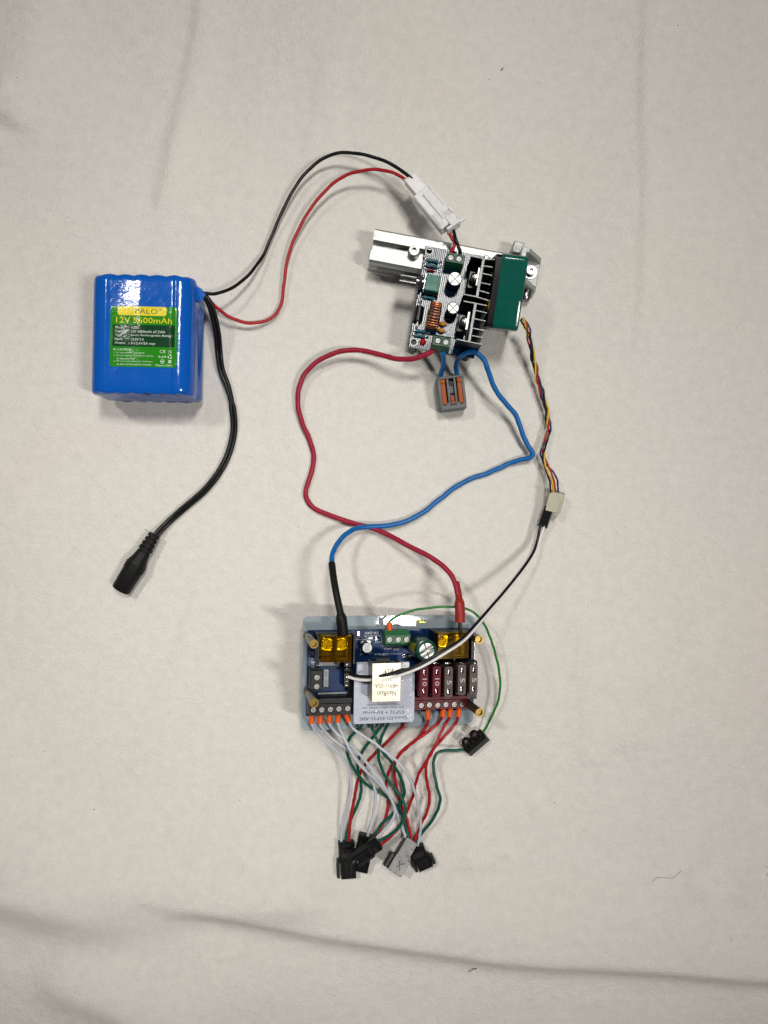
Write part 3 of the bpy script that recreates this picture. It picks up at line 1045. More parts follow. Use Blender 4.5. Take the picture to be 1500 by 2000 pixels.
def make_driver():
    ca, sa = math.cos(R(ANG)), math.sin(R(ANG))
    c = W(831, 480, BZ)
    F = Frame(c, (ca, sa, 0), (-sa, ca, 0))
    root = thing("converter_board", "blue circuit board with copper coil, silver capacitors and black heatsinks beside the green fan", "circuit board", F)

    def P(x, y, h=0):
        return F.pt(x, y, h)
    x1, y1 = P(928, 700, 0)
    _, yb = P(797, 677.5, 0)
    wd = 39.5
    b = MB()
    hole = [P(838.5, 490), P(808, 668), P(917, 683)]
    b.slab(rect(0, yb, wd, 0), -1.6, 0, holes=[circ(q[0], q[1], 1.75, 18) for q in hole])
    part("printed_board", b, M['hatch'], root)
    for q in hole:
        s = MB()
        s.slab(circ(q[0], q[1], 2.35, 20), .01, .05, holes=[circ(q[0], q[1], 1.8, 20)])
        part("hole_ring", s, M['silk'], root)
    # legs under the free edge, black so the holes show dark without glare
    for q in hole[1:]:
        m = MB()
        m.lathe((q[0], q[1], -BZ + .3), (q[0], q[1], -1.65), [(0, 2.6), (1, 2.6)], 6)
        part("standoff", m, M['black'], root)
    # screw terminals: wire side is the far side for the upper one, near side for the lower one
    for (cx, cy, sc, wire_side) in ((889.2, 505.2, ((880.3, 504), (896.2, 506.6)), 1), (862.5, 667.5, ((855.2, 666), (870.8, 669)), -1)):
        a, q = P(cx, cy, 10)
        w2 = 5.2
        m = MB()
        prof = [(-4.2, 0), (4.2, 0), (4.2, 6.2), (2.6, 10), (-2.6, 10), (-4.2, 7.0)]
        if wire_side < 0:
            prof = [(-x, z) for x, z in prof][::-1]
        n = len(prof)
        vs = [(a - w2, q + y, z) for y, z in prof] + [(a + w2, q + y, z) for y, z in prof]
        m.raw(vs, [tuple(range(n)), tuple(range(2 * n - 1, n - 1, -1))] + [(i, (i + 1) % n, n + (i + 1) % n, n + i) for i in range(n)])
        t = part("terminal_block", m, M['green_dark'], root)
        m = MB()
        cs = [P(x, y, 10) for x, y in sc]
        m.slab(rect(a - w2 + .1, q - 2.55, a + w2 - .1, q + 2.55), 10.01, 10.8, holes=[circ(k[0], k[1], 2.15, 18) for k in cs] + [rect(a - .2, q - 2.3, a + .2, q + 2.3)])
        part("screw_deck", m, M['green_dark'], t)
        for k in cs:
            screw(t, k[0], k[1], 9.95, 1.5)
        m = MB()
        for k in (-1, 1):
            m.box((a + k * 2.5, q + wire_side * 4.25, 3.6), (3.2, .25, 3.2))
        part("wire_port", m, M['black'], t)
    # potentiometer
    a0, b0 = P(845.5, 552.5, 8)
    m = MB()
    m.box((a0, b0, 4.0), (8.6, 9.3, 8.0), bev=.3)
    pot = part("potentiometer", m, M['pot'], root)
    m = MB()
    m.box((a0 + 3.0, b0, 8.06), (.5, 8.6, .12))
    m.box((a0 + 1.2, b0 - 2.6, 8.06), (.5, .5, .12))
    m.box((a0 + 1.2, b0 + .2, 8.06), (.5, .5, .12))
    part("moulded_rib", m, M['green_dark'], pot)
    m = MB()
    m.box((a0 - 4.75, b0, 4.1), (.9, 9.6, 8.6), bev=.2)
    part("face_plate", m, M['bright'], pot)
    m = MB()
    m.box((a0, b0 - 5.2, 2.0), (8.6, 1.2, 3.6), bev=.2)
    part("terminal_base", m, M['black'], pot)
    sx, sy = P(790, 546.5, 5)
    ex, _ = P(772, 542, 5)
    m = MB()
    m.lathe((a0 - 5.2, b0 + .2, 4.4), (a0 - 9.5, b0 + .2, 4.4), [(0, 3.2), (1, 3.2)], 20)
    part("bushing", m, M['dark_steel'], pot)
    m = MB()
    m.lathe((a0 - 6.2, b0 + .2, 4.4), (a0 - 8.0, b0 + .2, 4.4), [(0, 4.6), (1, 4.6)], 6)
    part("nut", m, M['dark_steel'], pot)
    m = MB()
    seg = 36
    prof = [((3.0 if i % 2 else 2.72) * math.cos(2 * math.pi * i / seg), (3.0 if i % 2 else 2.72) * math.sin(2 * math.pi * i / seg)) for i in range(seg)]
    T = Matrix(((0, 0, -1, a0 - 9.6), (1, 0, 0, b0 + .2), (0, -1, 0, 4.4), (0, 0, 0, 1)))
    m.slab(prof, 0, 9.6, M=T)
    part("knurled_shaft", m, M['dark_steel'], pot, smooth=15)
    # electrolytic capacitors
    for (x, y, r, h) in ((888.5, 544.5, 4.1, 12.5), (885.0, 601.5, 3.5, 12.0)):
        a, q = P(x, y, h)
        m = MB()
        m.lathe((a, q, 0), (a, q, h - .05), [(0, r - .2), (.03, r), (.85, r), (.88, r - .25), (.92, r), (.99, r), (1, r - .5)], 28)
        cp = part("capacitor", m, M['black_wire'], root, smooth=40)
        m = MB()
        for k in range(4):
            a4 = R(45 + 90 * k + 8)
            pts = [(0, 0)] + [(math.cos(a4 + R(t)) * (r - .42), math.sin(a4 + R(t)) * (r - .42)) for t in range(5, 86, 8)]
            pts[0] = (math.cos(a4 + R(45)) * .3, math.sin(a4 + R(45)) * .3)
            m.slab(pts, h - .1, h + .14, M=Matrix.Translation((a, q, 0)))
        m.k = 0
        part("vented_top", m, M['cap_top'], cp)
    # toroid inductor standing on edge
    a, q = P(848, 616, 8)
    Rr, rw, rt = 5.3, 1.75, 2.7
    m = MB()
    vs, fs = [], []
    nn = 40
    for i in range(nn):
        t = 2 * math.pi * i / nn
        for (dx, dr) in ((-rt, -rw), (rt, -rw), (rt, rw), (-rt, rw)):
            vs.append((a + dx, q + math.cos(t) * (Rr + dr), 7.6 + math.sin(t) * (Rr + dr)))
    for i in range(nn):
        j = (i + 1) % nn
        for k in range(4):
            l = (k + 1) % 4
            fs.append((i * 4 + k, i * 4 + l, j * 4 + l, j * 4 + k))
    m.raw(vs, fs)
    ind = part("inductor", m, M['core'], root)
    for t0 in list(np.linspace(96, 186, 8)) + list(np.linspace(-6, 84, 8)):
        t = R(t0)
        cy, cz = math.cos(t), math.sin(t)
        loop = []
        for k in range(16):
            g = 2 * math.pi * k / 16
            ex_, er = math.cos(g), math.sin(g)
            ex_ = math.copysign(abs(ex_) ** .45, ex_) * (rt + .48)
            er = math.copysign(abs(er) ** .45, er) * (rw + .48) + Rr
            sk = .35 * math.sin(g)
            loop.append((a + ex_, q + cy * er - cz * sk, 7.6 + cz * er + cy * sk))
        w = MB()
        w.tube(loop, .47, 8, closed=True)
        part("winding", w, M['copper'], ind, smooth=60)
    # axial diode
    a, q = P(818, 613, 3)
    m = MB()
    m.lathe((a, q + 4.6, 2.7), (a, q - 4.6, 2.7), [(0, 2.1), (.05, 2.5), (.95, 2.5), (1, 2.1)], 20)
    d = part("diode", m, M['black_wire'], root)
    m = MB()
    m.tube(spline([(a, q + 8, 0), (a, q + 7.6, 2.0), (a, q + 6.4, 2.7), (a, q + 4.4, 2.7)], 4), .65, 8)
    m.tube(spline([(a, q - 8, 0), (a, q - 7.6, 2.0), (a, q - 6.4, 2.7), (a, q - 4.4, 2.7)], 4), .65, 8)
    part("lead", m, M['bright'], d)
    # resistors and small diode
    for (x, y, mm, nm) in ((846, 509.5, 'teal', 'resistor'), (843.5, 519.5, 'teal', 'resistor'), (841.5, 527.5, 'red_part', 'glass_diode'), (837, 581.5, 'teal', 'resistor'),
                           (821.5, 647, 'teal', 'resistor'), (819.5, 656, 'teal', 'resistor')):
        a, q = P(x, y, 1.3)
        m = MB()
        l = 3.1 if nm == 'resistor' else 1.9
        m.lathe((a - l, q, 1.25), (a + l, q, 1.25), [(0, .75), (.06, 1.12), (.22, 1.12), (.3, .9), (.7, .9), (.78, 1.12), (.94, 1.12), (1, .75)], 12)
        rs = part(nm, m, M[mm], root)
        m = MB()
        for sgn in (-1, 1):
            m.tube([(a + sgn * (l - .2), q, 1.25), (a + sgn * (l + .9), q, 1.25), (a + sgn * (l + 1.4), q, .8), (a + sgn * (l + 1.5), q, 0)], .3, 6)
        part("lead", m, M['bright'], rs)
        m = MB()
        if nm == 'resistor':
            for t in (-1.6, -.7, .2, 1.3):
                m.lathe((a + t, q, 1.25), (a + t + .35, q, 1.25), [(0, .94), (1, .94)], 12)
            part("colour_band", m, M['black_wire'], rs)
    # red indicator lamp
    a, q = P(826, 666.5, 3)
    m = MB()
    m.lathe((a, q, 0), (a, q, 4.4), [(0, 1.85), (.2, 1.85), (.21, 1.5), (.6, 1.5), (.8, 1.25), (.94, .7), (1, .15)], 20)
    part("indicator_lamp", m, M['red_led'], root)
    # ceramic capacitors
    for (x, y) in ((864.3, 632.5), (861.3, 645.3)):
        a, q = P(x, y, 2.2)
        m = MB()
        m.lathe((a - 2.2, q, 2.4), (a + 2.2, q, 2.4), [(0, .15), (.12, .7), (.35, 1.3), (.5, 1.42), (.65, 1.3), (.88, .7), (1, .15)], 14)
        cc = part("ceramic_capacitor", m, M['amber_cap'], root, smooth=70)
        m = MB()
        for sgn in (-1, 1):
            m.tube([(a + sgn * 1.7, q, 2.2), (a + sgn * 2.6, q, 1.3), (a + sgn * 2.7, q, 0)], .32, 6)
        part("lead", m, M['amber_cap'], cc)
    # heatsinks: upright plate with flanges one way and fins the other
    ht = 21.0

    def strip(mb, p, q, th, z0, z1):
        ax, ay = P(*p, z1)
        bx, by = P(*q, z1)
        mb.box(((ax + bx) / 2, (ay + by) / 2, (z0 + z1) / 2), (math.hypot(bx - ax, by - ay), th, z1 - z0), math.atan2(by - ay, bx - ax))

    def cap(mb, p, q, th, z1):
        ax, ay = P(*p, z1)
        bx, by = P(*q, z1)
        mb.box(((ax + bx) / 2, (ay + by) / 2, z1 + .03), (math.hypot(bx - ax, by - ay) - .1, th * .8, .06), math.atan2(by - ay, bx - ax))
    for plate, fl, fins, tr in (
            (((944.5, 506.5), (931.5, 580)), (((920, 500), (945, 505)), ((905, 574.5), (933, 580))),
             (((945, 506), (966, 507)), ((944, 519), (962, 522)), ((943, 534), (961, 538)), ((939.5, 552), (958, 556)), ((937, 567.5), (955.5, 573)), ((931.5, 580), (953.5, 586.5))), (927, 546)),
            (((928.8, 593), (916.3, 667)), (((905.5, 588), (929, 592.5)), ((892, 662.5), (917, 667.5))),
             (((929, 592.5), (951.5, 597)), ((928, 606), (950.5, 611)), ((925.5, 622), (948.5, 627)), ((923.5, 641), (946, 645.5)), ((920.5, 655), (942, 659.5)), ((916.5, 667.5), (941, 672.5))), (907, 631))):
        m = MB()
        strip(m, *plate, 1.5, .3, ht)
        hs = part("heatsink", m, M['black_wire'], root)
        m = MB()
        cap(m, *plate, 1.5, ht)
        part("cut_edge", m, M['edge'], hs)
        for f in fl:
            m = MB()
            strip(m, *f, .7, .3, ht - .02)
            m.k = 1
            cap(m, *f, .55, ht - .02)
            part("flange", m, [M['black_wire'], M['edge']], hs)
        for f in fins:
            m = MB()
            strip(m, *f, .6, .3, ht - .04)
            m.k = 1
            cap(m, *f, .55, ht - .04)
            part("fin", m, [M['black_wire'], M['edge']], hs)
        # power transistor clamped to the plate
        ax, ay = P(*tr, 12)
        m = MB()
        m.box((ax - 1.4, ay, 6.5), (4.2, 10, 8.5), bev=.4)
        tn = part("transistor", m, M['black_wire'], root)
        m = MB()
        m.box((ax + 1.3, ay, 10.5), (1.2, 10, 15.5))
        part("metal_tab", m, M['steel'], tn)
        m = MB()
        m.lathe((ax + .7, ay, 15), (ax - .6, ay, 15), [(0, 3.4), (1, 3.4)], 20)
        part("washer", m, M['bright'], tn)
        m = MB()
        m.lathe((ax - .6, ay, 15), (ax - 2.9, ay, 15), [(0, 2.7), (.5, 2.6), (.85, 1.9), (1, .8)], 18)
        part("clamp_screw", m, M['steel'], tn)
        m = MB()
        for k in (-1, 0, 1):
            m.box((ax - 1.4, ay + k * 2.5, 1.3), (.6, .9, 2.6))
        part("lead", m, M['bright'], tn)
    # a standing bracket with its small spring by the fan end, and silkscreen lines
    a, q = P(953, 507, ht - 2)
    m = MB()
    m.box((a - 1.2, q + .6, ht - 5), (2.2, 3.4, 7), bev=.3)
    part("spacer_nut", m, M['steel'], root)
    m = MB()
    for (x0, y0, x1_, y1_) in ((815, 578, 850, 586), (874, 560, 905, 566), (838, 636, 849, 638), (880, 625, 862, 622)):
        a0_, b0_ = P(x0, y0)
        a1_, b1_ = P(x1_, y1_)
        m.box(((a0_ + a1_) / 2, (b0_ + b1_) / 2, .03), (math.hypot(a1_ - a0_, b1_ - b0_), .25, .03), math.atan2(b1_ - b0_, a1_ - a0_))
    for (x, y, t, w_, h_, ro) in ((899, 545, "OUT12V", 1.3, 9, 0), (832, 572, "R5", 2.0, 1.4, 0), (822, 640, "R6", 2.0, 1.4, 0), (852, 534, "D2", 2.0, 1.3, 0)):
        a, q = P(x, y)
        if h_ > 5:
            m.text(t, a, q, h_, w_, .05, 90)
        else:
            m.text(t, a, q, w_, h_, .05, ro)
    part("silkscreen", m, M['silk'], root)
    # solder joints
    m = MB()
    for (x, y) in ((831, 506), (830, 515), (861, 511), (862, 521), (829, 523), (858, 531), (815, 636), (819, 590), (852, 584), (817, 581), (806, 646), (836, 650), (804, 655), (834, 659)):
        a, q = P(x, y)
        m.lathe((a, q, 0), (a, q, .5), [(0, .95), (.6, .6), (1, .25)], 10)
    part("solder_joint", m, M['bright'], root)
    return F


DF = make_driver()
T1 = [DF.pw(x, y, 3.6) for x, y in ((880.3, 499), (896.2, 501))]
T2 = [DF.pw(x, y, 3.6) for x, y in ((853.8, 678), (869.6, 681))]

# short leads from the milky connector down into the upper terminal
e = KF.w(KL - 3, 1.8, -.5), KF.w(KL - 3, -1.6, -.5)
wire("terminal_lead", "short black lead from the milky connector into the upper green terminal", [*spline([e[0], W(891, 470, 32), W(896, 483, 31), DF.pw(899, 494, 5.5), DF.pw(898, 503, 4)], 6)], 1.02, M['black_wire'], "short terminal leads")
wire("terminal_lead", "short red lead bending from the milky connector into the upper green terminal", [*spline([e[1], W(882, 464, 30), W(888, 474, 30), W(886, 484, 30), DF.pw(881.5, 492, 5), DF.pw(880.5, 502, 4)], 6)], 1.02, M['red_wire'], "short terminal leads")


# ================================================================== fan
def make_fan():
    ca, sa = math.cos(R(-6.8)), math.sin(R(-6.8))
    # centre of the upper face, then lean it toward the camera side so that its short ends stand edge-on
    top = W(996.5, 571.5, 45)
    u = Vector((ca, sa, 0))
    lean = R(12.5)
    v = Vector((-sa * math.cos(lean), ca * math.cos(lean), 0)) + Vector((0, 0, math.sin(lean)))
    F = Frame(top, u, v)
    F = Frame(F.w(0, 0, -40), u, v)       # base of the fan; z of the frame runs along its height
    root = thing("cooling_fan", "square fan standing on edge, wrapped round its rim in glossy green tape", "fan", F)
    H = 40.0
    m = MB()
    T = Matrix(((0, 0, 1, 0), (1, 0, 0, 0), (0, 1, 0, 20), (0, 0, 0, 1)))       # slab plane -> y,z ; depth -> x
    holes = [circ(0, 0, 18.6, 40)] + [circ(a * 16, b * 16, 1.7, 10) for a in (-1, 1) for b in (-1, 1)]
    m.slab(rrect(-20, -20, 20, 20, 2.5, 4), -10.4, 7.0, holes=holes, M=T)
    m.slab(circ(0, 0, 10, 28), 5.0, 6.8, M=T)
    part("housing", m, M['black'], root)
    m = MB()
    m.slab(circ(0, 0, 10.2, 28), -9.6, 4.4, M=T)
    part("hub", m, M['black'], root)
    for k in range(7):
        a = 2 * math.pi * k / 7
        vs = []
        for r in (10, 18):
            for (t, x) in ((-.34, -8), (.34, 3)):
                q = a + t * (1 if r == 10 else .8)
                for e_ in (0, .8):
                    vs.append((x + e_, math.cos(q) * r, 20 + math.sin(q) * r))
        m = MB()
        m.raw(vs, [(0, 2, 6, 4), (1, 5, 7, 3), (0, 1, 3, 2), (4, 6, 7, 5), (0, 4, 5, 1), (2, 3, 7, 6)])
        part("blade", m, M['black'], root)
    m = MB()
    prof = [(-7.2, 20.03), (-7.2, 20.2), (-6.8, 20.42), (-5, 20.45), (0, 20.4), (5, 20.45), (6.6, 20.4), (7.3, 20.1), (7.5, 19.5), (7.5, 18.6), (7.1, 18.6), (7.05, 20.03)]
    ring0 = rrect(-1, -1, 1, 1, .13, 6)
    vs, fs, nr = [], [], len(ring0)
    for x, q in prof:
        vs += [(x, a * q, 20 + b * q) for a, b in ring0]
    for i in range(len(prof)):
        k = (i + 1) % len(prof)
        for j in range(nr):
            l = (j + 1) % nr
            fs.append((i * nr + j, i * nr + l, k * nr + l, k * nr + j))
    m.raw(vs, fs)
    tw = part("tape_wrap", m, M['tape'], root)
    m = MB()
    m.box((-.1, 6.5, 40.5), (14.2, 21, .14), bev=.05)
    part("tape_end", m, M['tape'], tw)
    m = MB()
    m.box((-8.9, 20.0 - 4, 39.0), (1.0, .8, 1.4))
    for k in range(5):
        m.box((-9.9, 18.8 - k * 1.1, 36), (.9, .45, 6.5))
    part("guard_rib", m, M['black'], root)
    m = MB()
    m.tube(spline([(-10.3, -12, 30), (-10.6, -11, 35), (-10.4, -8, 38), (-10.3, -5, 36)], 5), .5, 8)
    part("lead_loop", m, M['yellow_wire'], root)
    return F


FF = make_fan()


# ---- four twisted fan wires
def fan_wires():
    # start at the fan's far lower end
    st = FF.w(8.5, -19.2, 14)
    cen = [(1019, 622), (1026, 632), (1032, 648), (1037, 676), (1042, 703), (1048, 730), (1055, 757), (1062, 781), (1068, 805), (1071, 826), (1071, 846), (1064, 868), (1060, 886), (1064, 905), (1074, 921), (1081, 940), (1083, 962)]
    pts = path(cen, [(0, 22), (.08, 20), (.3, 9), (.6, 5), (.9, 9), (1, 13)], 8)
    n = len(pts)
    d = [0]
    for i in range(1, n):
        d.append(d[-1] + (pts[i] - pts[i - 1]).length)
    defs = [("black", 'black_wire', 0.0), ("yellow", 'yellow_wire', 1.4), ("red", 'red_wire', 2.9), ("dark blue", 'navy_wire', 4.6)]
    for k, (nm, mm, ph) in enumerate(defs):
        q = []
        for i, p in enumerate(pts):
            a, b = pts[max(0, i - 1)], pts[min(n - 1, i + 1)]
            t = (b - a).normalized()
            s = Vector((t.y, -t.x, 0)).normalized()
            up = s.cross(t)
            if up.z < 0:
                up = -up
            f = i / (n - 1)
            g = -2 * math.pi * d[i] / 31.0 + ph + .35 * math.sin(d[i] * .23 + k)
            rad = 1.05 + .35 * math.sin(d[i] * .31 + 2 * k)
            if f > .82:
                w_ = (f - .82) / .18
                o = s * (math.cos(g) * rad * (1 - w_) + w_ * (1.5 - k) * -1.55 * -1) + up * (math.sin(g) * rad * (1 - w_))
                bow = math.sin(math.pi * min(1, w_)) * (-1.2 if k == 0 else .5 if k == 3 else 0)
                o += s * bow * -1
            else:
                o = s * math.cos(g) * rad + up * math.sin(g) * rad
            q.append(p + o)
        q = lift(q, .55)
        wire("fan_wire", "%s strand of the twisted bundle hanging from the green fan" % nm, q, .58, M[mm], "twisted fan wires", seg=8)


fan_wires()


# ---- cream plug at the end of the fan wires
def fan_plug():
    p0, p1 = W(1088, 962, 13), W(1078.5, 1000, 10.5)
    F = axis_frame(p0, p1, up=(-0.33, 0.0, 1))
    root = thing("fan_plug", "cream plastic plug at the lower end of the twisted fan wires", "plug", F)
    L = (p1 - p0).length
    m = MB()
    m.slab(rect(0, -4.3, L, 4.3), -6.2, -.1, M=Matrix.Identity(4))
    m.box((L / 2, 0, .2), (L - .2, 8.4, .6), bev=.15)
    m.box((L * .5, -3.9, .65), (L * .82, .5, .5))
    m.box((L * .62, 3.7, .65), (L * .62, .5, .5))
    m.box((L + .7, 2.7, -1.6), (1.6, 2.6, 2.4), bev=.2)
    part("housing", m, M['cream'], root)
    m = MB()
    for k in range(4):
        m.box((-.02, -3.1 + k * 2.05, -2.2), (.3, 1.3, 1.6))
    m.box((L + .03, -.9, -2.2), (.25, 4.6, 1.8))
    part("pin_socket", m, M['black'], root)
    return F


fan_plug()


# ---- black and white jumper cable
def jumper():
    b0 = W(1054, 1031, 7.6)
    F = Frame(b0)
    root = thing("jumper_cable", "black and white jumper cable crossing from the cream fan plug to the LED board", "cable", F)
    pb = [(1056, 1024), (1053, 1037), (1049, 1057), (1041, 1080), (1022, 1109), (987, 1153), (961, 1183), (931, 1217), (901, 1248), (861, 1273), (820, 1297), (776, 1314), (741, 1320), (704, 1321), (682, 1315)]
    pw_ = [(1064, 1027), (1057, 1045), (1051, 1062), (1043, 1083), (1024, 1111), (990, 1154), (964, 1184), (935, 1219), (906, 1251), (866, 1278), (822, 1303), (777, 1320), (741, 1327), (704, 1328), (680, 1322)]
    zb = [(0, 8), (.07, 9), (.3, 22), (.5, 40), (.62, 47), (.78, 50), (.9, 50), (1, 43)]
    zw = [(0, 8), (.07, 8), (.3, 21), (.5, 38.6), (.62, 45.5), (.78, 48.5), (.9, 48.5), (1, 42)]
    m = MB()
    m.tube(path(pb, zb), .84, 10)
    part("black_core", m, M['black_wire'], root, world=F, smooth=60)
    m = MB()
    m.tube(path(pw_, zw), .84, 10)
    part("white_core", m, M['white_wire'], root, world=F, smooth=60)
    p0, p1 = W(1072.5, 990, 9.6), W(1059.5, 1029, 8.0)
    A = axis_frame(p0, p1, up=(-.4, 0, 1))
    L = (p1 - p0).length
    m = MB(A.M)
    m.slab(rect(0, -2.6, L, 2.6), -3.2, .3)
    m.box((L + .3, 1.7, -1.5), (.9, .7, 2.4))
    m.box((L + .3, -1.9, -1.5), (.9, .7, 2.4))
    part("pin_plug", m, M['black'], root, world=F)
    return root


jumper()


# ================================================================== lever connector
def lever_connector():
    c = W(883, 765, 14)
    a = R(6.6)
    F = Frame((c.x, c.y, .3), (math.cos(a), math.sin(a), 0), (-math.sin(a), math.cos(a), .03))
    root = thing("lever_connector", "grey splicing connector with orange levers joining two blue wires", "connector", F)
    k = (CAM_H - 14) / FPX
    w, l = 51.5 * k, 67 * k
    m = MB()
    m.box((0, -.0, 4.6), (w, l, 8.6), bev=.7, seg=2)
    xs = [-w / 2 + .75, -2.15, 2.15, w / 2 - .75]
    wall = [(-l / 2 + .4, 8.6), (l / 2 - .5, 8.6), (l / 2 - .5, 12.6), (l / 2 - 3, 14.0), (-l / 2 + 5.5, 14.0), (-l / 2 + .6, 11.5)]
    for i, x in enumerate(xs):
        th = 1.5 if i in (0, 3) else 1.1
        n = len(wall)
        vs = [(x - th / 2, y, z) for y, z in wall] + [(x + th / 2, y, z) for y, z in wall]
        m.raw(vs, [tuple(range(n)), tuple(range(2 * n - 1, n - 1, -1))] + [(j, (j + 1) % n, n + (j + 1) % n, n + j) for j in range(n)])
    m.box((0, -l / 2 + 2.3, 11.0), (w - .4, 4.4, 5.0), bev=.6)
    m.box((0, l / 2 - 1.0, 11.2), (w - .6, 1.6, 4.6), bev=.5)
    m.box((0, 3.0, 9.6), (3.0, 6.0, 2.6))
    body = part("housing", m, M['grey'], root)
    m = MB()
    m.box((.2, -l / 2 + 3.1, 13.35), (4.2, .9, .35), R(2))
    m.box((0, 5.6, 11.3), (2.6, 2.2, 1.2))
    part("test_slot", m, M['black'], root)
    for x in (-5.0, 5.0):
        m = MB()
        m.box((x, -1.0, 12.2), (2.9, l * .66, 2.6), bev=.35)
        m.box((x, l * .34, 13.0), (3.3, 3.0, 2.6), bev=.8, seg=2)
        part("lever", m, M['lever'], root)
    m = MB()
    m.box((.2, -l * .16, 10.4), (2.7, 3.4, 2.4), bev=.3)
    m.box((.2, -l * .29, 12.0), (2.9, 2.5, 2.2), bev=.5)
    part("lever", m, M['lever'], root)
    m = MB()
    for x in (-5.0, 5.0):
        m.lathe((x, l / 2 - .9, 6.5), (x, l / 2 + .12, 6.5), [(0, 2.3), (1, 2.3)], 18)
    part("wire_port", m, M['black'], root)
    return [F.w(-5.0, l / 2 - 3, 6.5), F.w(5.0, l / 2 - 3, 6.5)], [F.w(-5.0, l / 2 + 1.5, 6.6), F.w(5.0, l / 2 + 1.5, 6.6)]


LV, LV2 = lever_connector()


# ================================================================== LED controller on its acrylic plate
# the plate lies tilted: its far edge from the fuses is propped up on two brass legs
def led_frame():
    a, b, c = W(592, 1316, 27), W(924, 1307, 5.2), W(758, 1204, 16.2)
    u = b - a
    o = (a + b) / 2
    v = Vector((0.018, 1, 0))
    return Frame(o, u, v)


LF = led_frame()
HP = 6.6        # top of the circuit board over the plate's top


def LP(x, y, h=0.0):
    return LF.pt(x, y, h)


